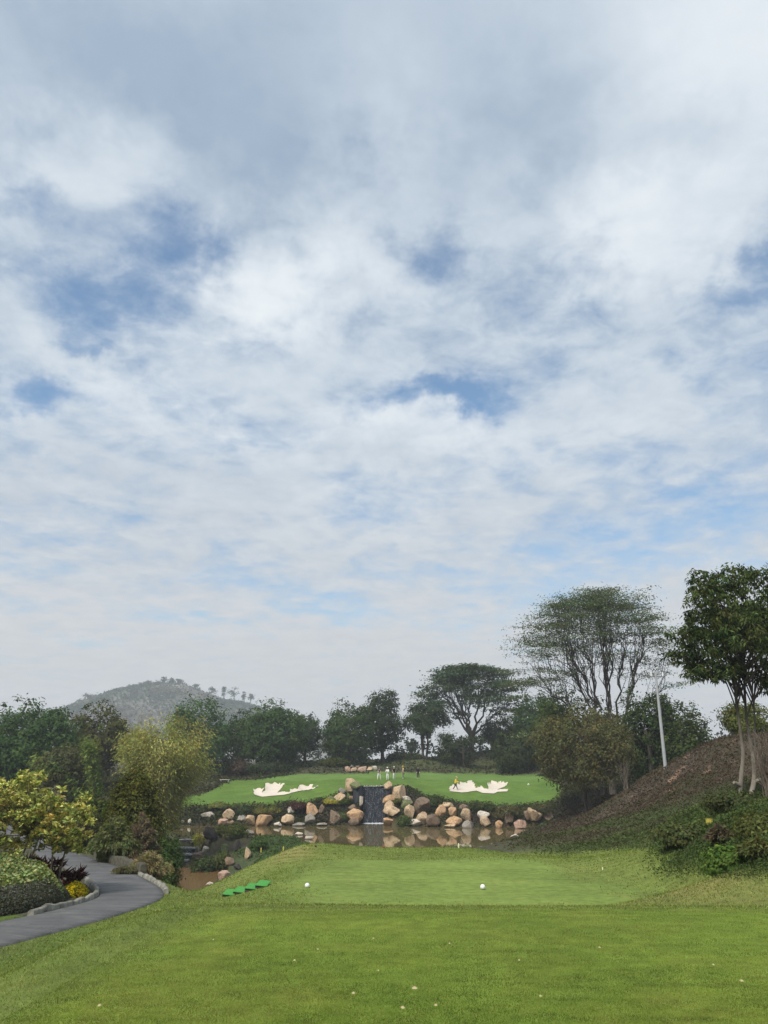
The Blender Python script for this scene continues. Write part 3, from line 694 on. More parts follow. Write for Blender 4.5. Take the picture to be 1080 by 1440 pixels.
# brown earth clump on the right bank
# ------------------------------------------------------------------ waterfall
WALLM = simple('wet_slate', (.014, .017, .022), .6, .2, var=.5, sc=3., bump=.8, bsc=7.)
def fall_material():
    m, nt, out = newmat('falling_water'); tc = nt.nodes.new('ShaderNodeTexCoord')
    mp = node(nt, 'ShaderNodeMapping'); mp.inputs['Scale'].default_value = (7, 1, .9); nt.links.new(tc.outputs['Object'], mp.inputs[0])
    a = noise(nt, 1.6, 6, .7, mp.outputs[0], .5); b = noise(nt, 9., 3, .7, tc.outputs['Object'])
    mx = node(nt, 'ShaderNodeMath', operation='MULTIPLY'); nt.links.new(a.outputs['Fac'], mx.inputs[0]); nt.links.new(b.outputs['Fac'], mx.inputs[1])
    c = ramp(nt, mx.outputs[0], [(.19, (.005, .007, .011)), (.275, (.018, .023, .032)), (.36, (.24, .27, .31))])
    p = node(nt, 'ShaderNodeBsdfPrincipled'); p.inputs['Roughness'].default_value = .3; nt.links.new(c, p.inputs['Base Color'])
    bm_ = node(nt, 'ShaderNodeBump'); bm_.inputs['Strength'].default_value = .6; bm_.inputs['Distance'].default_value = .1; nt.links.new(a.outputs['Fac'], bm_.inputs['Height']); nt.links.new(bm_.outputs[0], p.inputs['Normal'])
    nt.links.new(p.outputs[0], out.inputs[0]); return m
FALL = fall_material(); FOAM = simple('white_water', (.62, .66, .69), .6, .2, var=.25, sc=9., bump=.6, bsc=20)
WX0, WX1, WY, WT = -2.62, .12, 104.0, -1.95
wf = empty('waterfall', ((WX0 + WX1) / 2, WY, WATER), 'narrow waterfall dropping over a dark stone wall into the pond', 'waterfall')
cx = (WX0 + WX1) / 2; hw = (WX1 - WX0) / 2; ht = WT - WATER
mb = MB(); mb.box((-hw - 1.35, .25, -.8), (hw + .8, 1.6, ht - .12)); mb.box((-hw - 1.3, -.35, -.8), (-hw - .02, .26, ht + .12)); mb.box((hw + .02, -.35, -.8), (hw + .75, .26, ht + .05))
mb.build('stone_wall', WALLM, wf)
gx_, gz_ = np.meshgrid(np.linspace(-hw, hw, 40), np.linspace(0, ht, 60)); 
gy_ = .16 - .35 * (1 - gz_ / ht) ** 1.5 - .10 * (fbm2(gx_ * 5, gz_ * 1.2, 1., 3).reshape(gx_.shape) - .5)
i = np.arange(59)[:, None] * 40; j = np.arange(39)[None]; F = np.stack([i + j, i + j + 1, i + 40 + j + 1, i + 40 + j], 2).reshape(-1, 4)
np_mesh('water_sheet', np.stack([gx_.ravel(), gy_.ravel(), gz_.ravel()], 1), F, FALL, True, None, wf)
mb = MB(); mb.box((-hw, .1, ht - .06), (hw, 2.2, ht + .0)); mb.build('upper_water', FALL, wf)
for k in range(9):
    V, F, n2 = boulder_mesh(900 + k); w_ = rng.uniform(.12, .26)
    np_mesh('crest_stone', V * np.array([w_, .22, rng.uniform(.08, .17)]) + np.array([-hw + .15 + k * (2 * hw - .3) / 8, .5, ht + .02]), F, ROCK, True, np.tile([.42, .40, .37], (len(V), 1)), wf)
gx_, gy_ = np.meshgrid(np.linspace(-hw * 1.1, hw * 1.1, 50), np.linspace(-.75, -.05, 14)); gz_ = .03 + .13 * fbm2(gx_, gy_, .18, 3).reshape(gx_.shape) * np.exp(-((gy_ + .25) / .3) ** 2) * np.sqrt(np.clip(1 - (gx_ / hw / 1.1) ** 2, 0, 1)) - .02
i = np.arange(13)[:, None] * 50; j = np.arange(49)[None]; F = np.stack([i + j, i + j + 1, i + 50 + j + 1, i + 50 + j], 2).reshape(-1, 4)
np_mesh('foam', np.stack([gx_.ravel(), gy_.ravel(), gz_.ravel()], 1), F, FOAM, True, None, wf)

# stepped cascade into the muddy pool
cs = empty('stepped_cascade', (-19.4, 79.5, POOL), 'dark stepped stone cascade with pale slab edges at the left pool', 'cascade')
SLAB = simple('pale_slab', (.33, .32, .29), .8, .2, var=.35, sc=4., bump=.6, bsc=12)
for f, zt, hw_ in ((83.4, -6.2, 1.0), (82.1, -6.85, .72), (80.9, -7.3, .7), (79.9, -7.72, .62)):
    mb = MB(); mb.box((-hw_, f - 79.5, -.7), (hw_, f - 79.5 + 2.2, zt - POOL - .13)); st = mb.build('step', WALLM, cs)
    mb = MB(); 
    for q in range(4):
        a, b = -hw_ - .12 + q * (2 * hw_ + .24) / 4, -hw_ - .12 + (q + .96) * (2 * hw_ + .24) / 4
        mb.box((a, f - 79.5 - .12 + rng.uniform(-.08, .05), zt - POOL - .128), (b, f - 79.5 + 1.0, zt - POOL + rng.uniform(-.02, .03)))
    mb.build('slab_edge', SLAB, st)
    mb = MB(); mb.box((-hw_ * .7, f - 79.5 - .05, -.2 if zt < -7.6 else zt - POOL - .55), (hw_ * .75, f - 79.5 - .02, zt - POOL - .14)); mb.build('water_film', FALL, st)

# retaining wall along the far side of the path
STONE = simple('rubble_wall', (.085, .08, .06), .95, .1, var=.5, sc=7., bump=1., bsc=9)
mb = MB(); a, b = near_idx(27.0), near_idx(33.5); Q = PC[a:b]; N = -nrm[a:b]
sec = [(HW + .05, -.2), (HW + .07, .24), (HW + .10, .30), (HW + .24, .30), (HW + .27, .24), (HW + .27, -.2)]
V = np.stack([np.column_stack([Q[:, :2] + N * o, Q[:, 2] + z_ + (fbm2(Q[:, 0], Q[:, 1], .35, 2, z_) - .5) * .14]) for o, z_ in sec], 1)
n0, n1 = V.shape[:2]; i = np.arange(n0 - 1)[:, None] * n1; j = np.arange(n1 - 1)[None]
mb.add(V.reshape(-1, 3), np.stack([i + j, i + n1 + j, i + n1 + j + 1, i + j + 1], 2).reshape(-1, 4))
for e in (0, n0 - 1): mb.add(V[e], [(0, 1, 2, 3), (0, 3, 4, 5)])
tag(mb.build('retaining_wall', STONE), 'low dark stone retaining wall beside the path under the feathery shrub', 'wall')

# ------------------------------------------------------------------ trees
DG, MG, OL = (.026, .050, .022), (.040, .068, .026), (.062, .070, .024)
GB, GT = 'trees behind the green', 'trees on the left'
px_tree('broadleaf_tree', 'broad dark green tree at the left edge behind the yellow leaved tree', 'tree', -50, 104, 982, 1112, 100, 'dome', .5, 11000, (.032, .06, .026), .0, .3, group=GT, clump=.7)
px_tree('broadleaf_tree', 'low greyish green tree standing in front of the broad dark left tree', 'tree', 40, 128, 1042, 1128, 85, 'dome', .38, 6000, (.045, .055, .034), .0, .2, group=GT, clump=.5)
px_tree('broadleaf_tree', 'olive crowned tree right of the broad dark left tree', 'tree', 88, 172, 985, 1105, 112, 'dome', .5, 7000, (.055, .062, .026), .15, .25, group=GT, clump=.6)
px_tree('broadleaf_tree', 'rounded dark green tree with dense crown below the right flank of the hill', 'tree', 236, 322, 972, 1092, 138, 'dome', .55, 8000, (.032, .062, .028), .02, .3, group=GT, clump=.75)
px_tree('broadleaf_tree', 'dark tree between the rounded dense tree and the wide tall one', 'tree', 306, 372, 1000, 1094, 150, 'round', .55, 5000, DG, .08, .25, group=GB, clump=.7)
px_tree('broadleaf_tree', 'wide tall dark tree left of centre, rising above its neighbours', 'tree', 330, 432, 984, 1098, 143, 'dome', .55, 8500, (.03, .055, .025), .05, .3, group=GB, clump=.75)
px_tree('broadleaf_tree', 'shadowy sloping tree between the wide tall tree and the centre group', 'tree', 398, 458, 1000, 1092, 156, 'round', .55, 4500, (.034, .05, .026), .1, .25, group=GB, clump=.65)
px_tree('broadleaf_tree', 'brighter green leafy tree directly behind the rock pile', 'tree', 452, 528, 984, 1084, 150, 'dome', .55, 7000, (.042, .07, .03), .05, .28, group=GB, clump=.75)
px_tree('broadleaf_tree', 'tallest dark centre tree with feathery top behind the people', 'tree', 505, 572, 973, 1084, 158, 'tall', .55, 5500, (.026, .042, .022), .2, .28, group=GB, clump=.7)
px_tree('broadleaf_tree', 'open dark tree with bare forked trunk behind the person in black', 'tree', 560, 634, 980, 1084, 158, 'loose', .5, 4200, (.026, .042, .022), .28, .26, group=GB, clump=.9, stems=3, limbs=16, splay=.06)
px_tree('broadleaf_tree', 'small sparse tree under the left side of the umbrella crowned tree', 'tree', 616, 688, 1022, 1080, 150, 'loose', .42, 2600, (.03, .045, .024), .2, .16, group=GB, clump=.7, limbs=14)
px_tree('broadleaf_tree', 'mid height dark tree behind the umbrella crowned trunk at right', 'tree', 672, 745, 1005, 1084, 172, 'round', .55, 4200, (.034, .052, .024), .0, .25, group=GB, clump=.7)
px_tree('broadleaf_tree', 'dark green tree filling the gap left of the brown olive tree', 'tree', 722, 800, 968, 1090, 150, 'dome', .55, 7500, (.028, .05, .022), .0, .3, group=GB, clump=.7)
px_tree('broadleaf_tree', 'low dark tree on the shaded hillside right of the umbrella tree', 'tree', 690, 760, 1022, 1096, 140, 'dome', .45, 5000, (.024, .036, .018), .0, .2, group=GB, clump=.6)
px_tree('broadleaf_tree', 'green tree under the great fan shaped tree, above the brown olive crown', 'tree', 760, 880, 968, 1092, 98, 'dome', .4, 9000, (.042, .068, .024), .3, .2, group='trees on the right slope', clump=.6)
px_tree('broadleaf_tree', 'dark rounded tree left of the light pole on the right slope', 'tree', 868, 960, 960, 1086, 80, 'dome', .34, 9000, (.026, .045, .02), .0, .22, group='trees on the right slope', clump=.5)
px_tree('broadleaf_tree', 'dark bushy tree on the skyline right of the light pole', 'tree', 930, 1012, 982, 1066, 76, 'dome', .32, 7000, (.028, .046, .022), .02, .2, group='trees on the right slope', clump=.5)
px_tree('broadleaf_tree', 'brown olive tree with thin trunks in front of the fan shaped tree', 'tree', 750, 898, 985, 1116, 75, 'dome', .26, 12000, (.066, .072, .038), .27, .11, group='trees on the right slope', clump=.55, limbs=20, stems=4, splay=.1)
px_tree('broadleaf_tree', 'small yellowish green tree behind the multi stemmed tree at the right edge', 'tree', 1022, 1110, 985, 1062, 56, 'round', .24, 4500, (.06, .072, .026), .05, .12, group='trees on the right slope', clump=.4)
px_tree('shrub', 'dark purple brown bush at the foot of the rounded dense tree', 'shrub', 300, 352, 1066, 1098, 140, 'dome', .4, 3000, (.05, .04, .034), .0, .1, group='bushes below the trees', clump=.5)
px_tree('shrub', 'dark bush under the wide tall tree left of centre', 'shrub', 345, 415, 1072, 1100, 138, 'dome', .4, 3000, (.026, .036, .02), .0, .1, group='bushes below the trees', clump=.5)
px_tree('shrub', 'green bush on the mound just left of the rock pile', 'shrub', 446, 492, 1066, 1084, 146, 'dome', .35, 2200, (.05, .07, .024), .0, .1, group='bushes below the trees', clump=.45)
px_tree('shrub', 'low bush behind the people at the foot of the open forked tree', 'shrub', 540, 600, 1058, 1080, 160, 'dome', .4, 2200, (.03, .045, .022), .0, .1, group='bushes below the trees', clump=.45)
px_tree('shrub', 'low dark bush at the foot of the umbrella crowned tree', 'shrub', 612, 668, 1056, 1084, 158, 'dome', .4, 2600, (.035, .045, .022), .0, .1, group='bushes below the trees', clump=.45)

# fan and umbrella crowned trees
def fan_tree(name, label, x0, x1, yt, yb, Y, stems, tips, leaf, per, colr, r0, crown_lo, group, flat=.35, spread=.75, base_px=None, fork=.0, lowf=.3, asym=0.):
    s = scale_at((yt + yb) / 2, Y); bx = base_px or (x0 + x1) / 2
    b = pix(bx, yb, Y); g = h1(b[0], Y); top = pix(bx, yt, Y)[2] - g
    xa, xb = (x0 - bx) * s, (x1 - bx) * s; cxx, rx = (xa + xb) / 2, (xb - xa) / 2
    root = empty(name, (b[0], Y, g), label, 'tree', group); mb = MB()
    zl = top * crown_lo
    tp = []
    while len(tp) < tips:
        q = rng.random() ** .48; ang = rng.uniform(0, 2 * math.pi); u = np.array([math.cos(ang), math.sin(ang)]) * q
        zt = zl + (top - zl) * max(0, 1 - q ** 3.6) ** .55 * rng.uniform(.9, 1.0) - (rng.random() < lowf) * rng.uniform(0, .6) * (top - zl)
        tp.append((cxx + u[0] * rx, u[1] * rx * .85, max(zt * (1 - asym * max(0., -u[0] + .1) ** 1.3), zl * .55)))
    tp = np.array(tp)
    fk = np.array([0, 0, top * fork])
    if fork > 0: mb.tube(bez((0, 0, -.4), (.15, 0, top * fork * .5), fk, 8), r0 * np.linspace(1.35, .9, 8), 9)
    ms = []
    for k in range(stems):
        fx = spread * (-1 + 2 * (k + .5 + rng.uniform(-.3, .3)) / stems); fy = rng.uniform(-.6, .6) * math.sqrt(max(0, 1 - fx * fx)); q = min(.97, math.hypot(fx, fy)); a = math.atan2(fy, fx)
        e = np.array([cxx + fx * rx, fy * rx * .8, (zl + (top - zl) * max(0, 1 - q ** 3.6) ** .55) * rng.uniform(.72, .9) * (1 - asym * max(0., -fx + .1) ** 1.3)])
        st = fk + np.array([math.cos(a), math.sin(a), 0]) * r0 * (.9 if fork == 0 else .3) - (np.array([0, 0, .4]) if fork == 0 else 0)
        mid = st + (e - st) * (np.array([.5, .5, .50]) if fork < .21 else np.array([.38, .38, .55])) + rng.normal(0, .04, 3) * top
        P = bez(st, mid, e, 14); P[2:-1] += rng.normal(0, .012 * top, P[2:-1].shape); ms.append(P); mb.tube(P, r0 * .55 * np.linspace(1, .14, 14), 6, cap=False)
    end = np.array([p[-1] for p in ms])
    C, Dn = [], []
    for t in tp:
        m = ms[int(np.argmin(((end - t) ** 2 * np.array([1, 1, .3])).sum(1) + rng.uniform(0, rx * .6, len(end)) ** 2))]
        k = rng.integers(5, 13); st = m[k]; tang = m[min(k + 1, 13)] - m[k]; L = np.linalg.norm(t - st)
        P = bez(st, st + unit(tang) * L * .45 + np.array([0, 0, .02 * L]), t, 8); P[1:-1] += rng.normal(0, .018 * L, P[1:-1].shape)
        mb.tube(P, r0 * .15 * np.linspace(1, .18, 8), 4, cap=False)
        for _ in range(5):
            i = rng.integers(6, 8); e2 = P[i] + rng.normal(0, 1, 3) * np.array([.08, .08, .014]) * rx * 1.3
            mb.tube(np.array([P[i], (P[i] + e2) / 2 + rng.normal(0, .1, 3), e2]), r0 * .028, 3, cap=False); C.append(e2)
        C.append(t)
    C = np.array(C); ct = tints(len(C), colr, .25, .1); idx = np.repeat(np.arange(len(C)), per)
    P = C[idx] + rng.normal(size=(len(idx), 3)) * np.array([1, 1, flat]) * rx * .085
    V, F, c = leaves(P, leaf * rng.uniform(.7, 1.3, len(P)), np.clip(ct[idx] * tints(len(P), (1, 1, 1), .2, .08), .004, .9), .45, 1.0)
    np_mesh('crown', V, F, LEAF, False, c, root); mb.build('trunk', BARK, root, True)
    return root
fan_tree('rain_tree', 'great fan shaped tree with many bare spreading limbs and thin leaf layers', 733, 958, 832, 1052, 88, 10, 200, .25, 34, (.125, .165, .088), .33, .52, 'trees on the right slope', .15, .97, 856, .19, .25, .10)
fan_tree('rain_tree', 'umbrella crowned tree with flat layered top and forked trunk behind the right bunker', 596, 733, 936, 1082, 160, 8, 150, .6, 18, (.085, .13, .07), .5, .5, GB, .2, .85, 664, .24)

# multi stemmed tree on the right slope
def big_right_tree():
    Y = 30.; b = hit(1045, 1127, ymin=20); g = np.array([b[0], b[1], b[2]]); Y = b[1]
    root = empty('multi_stemmed_tree', tuple(g), 'tall multi stemmed tree with pale lower trunks and drooping dark leaves at the right edge', 'tree')
    s = scale_at(950, Y)
    def L(px, py, dy=0.): 
        q = np.array(pix(px, py, Y + dy)); return q - g
    mb = MB(); pale = MB()
    stems = [((1038, 1128), (1040, 1085), (1052, 1085), .15), ((1053, 1128), (1062, 1090), (1058, 1065), .16)]
    lower = [[L(1041, 1131, .1), L(1041, 1108), L(1043, 1085), L(1046, 1062), L(1040, 1020, -.2), L(1034, 975, -.2), L(1030, 930, -.3), L(1022, 880, -.5)],
             [L(1051, 1131, -.1), L(1060, 1105), L(1061, 1085), L(1058, 1060), L(1050, 1015, .3), L(1047, 975, .3), L(1046, 920, .3), L(1050, 860, .4)],
             [L(1060, 1131, .25), L(1059, 1105, .25), L(1060, 1080, .2), L(1062, 1050, .2), L(1061, 1000, 0), L(1056, 960, 0), L(1044, 940, 0), L(1035, 900, 0)],
             [L(1046, 1062, .1), L(1043, 1040, .3), L(1036, 1000, .5), L(1033, 970, .6), L(1034, 930, .8), L(1075, 850, 1.2)]]
    rad = [[.27, .21, .2, .19, .13, .11, .09, .05], [.25, .22, .2, .18, .13, .12, .1, .05], [.15, .12, .11, .1, .085, .075, .06, .03], [.11, .1, .09, .08, .06, .03]]
    tops = []
    for P, r in zip(lower, rad):
        P = np.array(P); t = np.linspace(0, len(P) - 1, 30); PP = np.stack([np.interp(t, range(len(P)), P[:, k]) for k in range(3)], 1)
        for _ in range(2): PP[1:-1] = (PP[:-2] + 2 * PP[1:-1] + PP[2:]) / 4
        rr_ = np.interp(t, range(len(r)), r); rr_ *= 1 + .12 * (rng.random(30) - .5)
        k = int(np.searchsorted(-PP[:, 2], 0)) 
        mb.tube(PP, rr_ * .37, 9, cap=True); tops.append(PP)
    # cut stubs on the pale trunk
    for p0, d in ((L(1041, 1105), (-.25, -.1, .12)), (L(1060, 1100), (.22, -.1, .1))):
        mb.tube(np.array([p0, p0 + np.array(d)]), [.08, .06], 7)
    lob = []
    for px, py, rx, rz, dy in ((1005, 905, 55, 42, 0), (975, 925, 42, 26, .5), (1040, 850, 58, 50, 0), (1000, 850, 40, 40, -.8), (1075, 880, 55, 60, .6), (1100, 930, 50, 45, 0), (968, 895, 30, 22, -.3), (1030, 815, 32, 24, .2),
                             (1065, 812, 34, 22, -.2), (985, 945, 28, 20, .2), (985, 822, 30, 20, 0), (1020, 945, 38, 22, -.6), (1085, 960, 30, 30, .3), (1120, 850, 50, 50, 0), (1000, 880, 50, 40, 1.6), (1060, 880, 60, 50, 2.), (1050, 890, 55, 45, -1.6)):
        q = L(px, py, dy); lob.append((*q, rx * s * .88, rx * s * .75, rz * s * .82))
    nclump = 1180; per = 21
    cc, cs_, idx, P = crown_pts(lob, nclump, per, .18, .35, .8, .5)
    for q in rng.choice(nclump, 110, replace=False):
        e = cc[q]; tp = tops[rng.integers(0, 4)]; k = rng.integers(17, 29); st = tp[min(k, len(tp) - 1)]
        mb.tube(bez(st, (st + e) / 2 + np.array([0, 0, .3]), e, 7), np.linspace(.03, .006, 7), 4, cap=False)
    ct = tints(nclump, (.078, .105, .036), .42, .12)
    dirs = unit(P - cc[idx] + rng.normal(0, .05, P.shape))
    V, F, c = leaves(P, rng.uniform(.13, .24, len(P)), np.clip(ct[idx] * tints(len(P), (1, 1, 1), .25, .12), .004, .9), .34, .5, .9, dirs)
    np_mesh('crown', V, F, LEAF, False, c, root)
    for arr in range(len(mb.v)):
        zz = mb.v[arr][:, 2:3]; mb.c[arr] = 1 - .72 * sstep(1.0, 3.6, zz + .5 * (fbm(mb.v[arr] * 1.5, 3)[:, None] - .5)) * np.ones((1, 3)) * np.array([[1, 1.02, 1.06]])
    m = BARKP.copy(); m.name = 'bark_pale_base'; nt = m.node_tree
    at = node(nt, 'ShaderNodeAttribute', attribute_name='tint'); pr = [q for q in nt.nodes if q.type == 'BSDF_PRINCIPLED'][0]; src = pr.inputs['Base Color'].links[0].from_socket
    nt.links.new(mixcol(nt, 1., src, at.outputs['Color'], 'MULTIPLY'), pr.inputs['Base Color'])
    mb.build('trunk', m, root, True)
big_right_tree()

# bamboo
def bamboo(label, bx, by, Y, n, ytop, spread, leafcol, leaf, per, lean=(0, 0), tilt=.5):
    b = pix(bx, by, Y); g = h1(b[0], Y); hgt = (pix(bx, ytop, Y)[2] - g) * 1.03; root = empty('bamboo_clump', (b[0], Y, g), label, 'bamboo', 'bamboo clumps'); mb = MB(); C, Dn = [], []
    plumes = [(rng.uniform(0, 2 * math.pi), rng.uniform(.1, 1) ** .6, rng.uniform(.7, 1.)) for _ in range(max(5, n // 6))]
    for k in range(n):
        pa, pq, ph = plumes[k % len(plumes)]; a = pa + rng.normal(0, .22); q = np.clip(pq + rng.normal(0, .07), .02, 1.05); hh = ph * hgt * rng.uniform(.86, 1.) * (1 - .15 * q)
        st = np.array([math.cos(a), math.sin(a), 0]) * spread * .14 * rng.random() + np.array([0, 0, -.2])
        e = np.array([math.cos(a) * spread * q + lean[0] * q, math.sin(a) * spread * q * .8 + lean[1], hh]); mid = np.array([e[0] * tilt * .6, e[1] * tilt * .6, hh * .78])
        P = bez(st, mid, e, 14); mb.tube(P, np.linspace(.05, .012, 14), 4, cap=False)
        m = int(per); t = rng.uniform(.22, 1, m) ** .8 * 12.9; i = t.astype(int); f = (t - i)[:, None]
        c = P[i] * (1 - f) + P[i + 1] * f + rng.normal(size=(m, 3)) * np.array([.3, .3, .26]) * hgt / 9; C.append(c); Dn.append(np.repeat(unit(e - mid)[None], m, 0) + np.array([0, 0, -.9]))
    C = np.vstack(C); Dn = np.vstack(Dn); cl = np.repeat(tints(n, leafcol, .16, .1), int(per), 0) * tints(len(C), (1, 1, 1), .22, .1)
    V, F, c = leaves(C, leaf * rng.uniform(.6, 1.3, len(C)), np.clip(cl, .004, .9), .3, .2, .3, Dn)
    np_mesh('foliage', V, F, LEAF, False, c, root); mb.build('culms', CULM, root, True)
bamboo('big yellow green bamboo clump fanning out in front of the far hill', 222, 1136, 76, 126, 982, 4.7, (.36, .36, .11), .30, 280)
bamboo('small bright green bamboo arching beside the big yellow green clump', 138, 1100, 84, 30, 1024, 2.8, (.20, .26, .07), .40, 200, (-4.0, 0), .9)

# shrubs and hedges -------------------------------------------------
px_tree('shrub', 'dark rounded evergreen shrub with golden tips between the bamboo and the path', 'shrub', 150, 224, 1078, 1172, 42, 'dome', .17, 22000, (.040, .046, .013), .0, .1, clump=.30, cvar=.35, shell=.78, noise_amp=.2)
px_tree('shrub', 'dark green bush left of the rounded evergreen shrub', 'shrub', 92, 162, 1108, 1166, 44, 'dome', .2, 9000, (.03, .052, .016), .0, .08, clump=.28)
px_tree('shrub', 'shaded bush behind the right side of the yellow leaved tree', 'shrub', 96, 140, 1138, 1192, 36, 'dome', .11, 4500, (.04, .042, .024), .0, .06, clump=.2)
px_tree('shrub', 'leafy green bush right of the feathery shrub above the pool', 'shrub', 205, 256, 1160, 1226, 40, 'dome', .13, 6000, (.034, .056, .022), .0, .06, clump=.24)
def feathery(label, x0, x1, yt, yb, Y, n, colr, per, leaf, arch=1., cat='shrub', name='shrub', base=None):
    s = scale_at((yt + yb) / 2, Y); b = pix((x0 + x1) / 2, yb, Y); g = h1(b[0], Y) if base is None else base; hh = pix(0, yt, Y)[2] - g; r = (x1 - x0) / 2 * s
    root = empty(name, (b[0], Y, g), label, cat); mb = MB(); C, Dn = [], []
    for k in range(n):
        a = rng.uniform(0, 2 * math.pi); q = rng.random() ** .5; e = np.array([math.cos(a) * r * q, math.sin(a) * r * .8 * q, hh * (1.02 - .75 * q ** 1.6 * arch) * rng.uniform(.72, 1)])
        mid = np.array([e[0] * .45, e[1] * .45, max(e[2], hh * .55) * 1.12]); P = bez((e[0] * .45, e[1] * .45, -.15), mid, e, 9); mb.tube(P, np.linspace(.012, .003, 9) * hh / 1.4, 3, cap=False)
        t = rng.uniform(.12, 1, per) * 7.99; i = t.astype(int); f = (t - i)[:, None]; C.append(P[i] * (1 - f) + P[i + 1] * f + rng.normal(0, .045 * r, (per, 3))); Dn.append(unit(P[i + 1] - P[i]))
    C = np.vstack(C); cl = np.repeat(tints(n, np.array(colr) * 1.7, .2, .1), per, 0) * tints(len(C), (1, 1, 1), .15, .08)
    V, F, c = leaves(C, leaf * rng.uniform(.7, 1.3, len(C)), np.clip(cl, .004, .9), .28, .3, .15, np.vstack(Dn)); np_mesh('foliage', V, F, LEAF, False, c, root); mb.build('stems', TWIG, root, True)
feathery('feathery weeping shrub with grey green sprays above the retaining wall', 116, 196, 1150, 1222, 32, 220, (.095, .11, .045), 110, .14)
feathery('feathery shrub with brownish sprays next to the grey green one', 158, 234, 1146, 1216, 34.5, 200, (.105, .088, .055), 110, .15)
feathery('dry straw coloured shrub beside the path kerb', 172, 244, 1198, 1246, 28.5, 220, (.17, .15, .075), 90, .10)
feathery('dry feathery grass plume behind the yellow leaved tree', 52, 92, 1102, 1152, 46, 60, (.20, .17, .11), 50, .18, .5, 'grass', 'plume_grass')
feathery('low straw coloured weeds at the foot of the retaining wall', 152, 200, 1216, 1242, 27.8, 90, (.10, .095, .05), 40, .07)
# yellow leaved tree: rosettes of big yellow leaves on thin stems
def yellow_tree():
    Y = 22.5; b = np.array(pix(28, 1226, Y)); g = np.array([b[0], Y, h1(b[0], Y)]); root = empty('variegated_tree', tuple(g), 'yellow leaved small tree on slanting thin stems at the left edge', 'tree'); mb = MB(); C, Dn, cl = [], [], []
    def L(px, py, dy): return np.array(pix(px, py, Y + dy)) - g
    tips = []
    for px, py, rx, ry, n in ((-5, 1125, 42, 28, 55), (40, 1092, 22, 13, 16), (28, 1110, 36, 16, 30), (60, 1140, 44, 24, 52), (95, 1150, 34, 24, 40), (-20, 1160, 46, 32, 45), (70, 1175, 38, 22, 34), (25, 1150, 46, 26, 52), (118, 1135, 9, 22, 7), (108, 1165, 20, 24, 14), (-60, 1140, 50, 45, 40), (95, 1186, 26, 16, 22), (10, 1185, 36, 22, 24), (50, 1120, 40, 26, 30), (78, 1160, 40, 30, 30)):
        for _ in range(n):
            d = unit(rng.normal(size=3)) * rng.random() ** .4; tips.append(L(px + d[0] * rx, py - d[2] * ry, d[1] * 1.5))
    tips += [L(118, 1118, 0), L(130, 1140, .2), L(116, 1178, -.2), L(112, 1198, -.3), L(126, 1148, 0)]
    tips = np.array(tips)
    roots = [L(12, 1232, 0), L(30, 1234, .3), L(68, 1232, -.2), L(82, 1232, .3), L(-40, 1235, 0)]
    forks = [L(45, 1172, 0), L(60, 1165, .4), L(74, 1190, -.2), L(92, 1195, .2), L(-20, 1180, 0)]
    for r_, f_ in zip(roots, forks): mb.tube(bez(r_ - np.array([0, 0, .2]), (r_ + f_) / 2 + rng.normal(0, .05, 3), f_, 8), np.linspace(.03, .018, 8), 6)
    for t in tips:
        k = int(np.argmin(((np.array(forks) - t) ** 2).sum(1) + rng.random(5))); f_ = forks[k]
        mb.tube(bez(f_, f_ * .5 + t * .5 - np.array([0, 0, .1]), t, 6), np.linspace(.014, .005, 6), 4, cap=False)
    rose = tints(len(tips), (.62, .585, .18), .2, .10)
    for t, c in zip(tips, rose):
        m = 25; a = rng.uniform(0, 2 * np.pi, m); el = rng.uniform(-.5, 1., m); d = np.stack([np.cos(a) * np.cos(el), np.sin(a) * np.cos(el), np.sin(el)], 1)
        inner = rng.random(m) < .38; C.append(t + d * rng.uniform(.06, .13, (m, 1))); Dn.append(d); cc_ = np.tile(c, (m, 1)); cc_[inner] = (.20, .25, .07); cl.append(cc_ * tints(m, (1, 1, 1), .22, .1))
    V, F, c = leaves(np.vstack(C), rng.uniform(.09, .17, len(tips) * 25), np.clip(np.vstack(cl), .01, .85), .46, .7, .1, np.vstack(Dn))
    np_mesh('foliage', V, F, LEAF, False, c, root); mb.build('stems', TWIG, root, True)
yellow_tree()
def bed(name, label, cat, poly, hgt, n, leaf, colr, var=.3, second=None, z0=None, aspect=.55, up=.8, group=None, droop=0.):
    """dense low planting over a ground polygon, with a rounded top"""
    P = np.array(poly); c0 = P.mean(0); lo, hi = P.min(0), P.max(0); q = rng.uniform(lo, hi, (n * 4, 2)); d = -sdf(P, q[:, 0], q[:, 1]); k = d > 0; q, d = q[k][:n], d[k][:n]
    g = H(q[:, 0], q[:, 1]); dm = d.max(); prof = hgt * (np.clip(d / .45, 0, 1) ** .5) * (.85 + .45 * (fbm2(q[:, 0], q[:, 1], .8, 3) - .5))
    z = g + prof * np.where(rng.random(len(q)) < .65, rng.uniform(.82, 1.04, len(q)), rng.uniform(.1, .9, len(q)))
    base = (c0[0], c0[1], h1(*c0)); root = tag(bpy.data.objects.new(name, None), label, cat, group); root.location = base; root.empty_display_size = .2; COL.objects.link(root)
    t = tints(len(q), colr, var, .12)
    if second is not None: w = rng.random(len(q)) < .35; t[w] = tints(w.sum(), second, .25, .1)
    cl = .8 + .5 * fbm2(q[:, 0], q[:, 1], .35, 3, 4.); t *= cl[:, None]
    V, F, c = leaves(np.column_stack([q, z]) - np.array(base), leaf * rng.uniform(.7, 1.3, len(q)), np.clip(t, .004, .9), aspect, up, droop)
    np_mesh('foliage', V, F, LEAF, False, c, root)
    mb = MB()
def gpoly(pts, ymin=10): return [tuple(hit(x, y, ymin=ymin)[:2]) for x, y in pts]
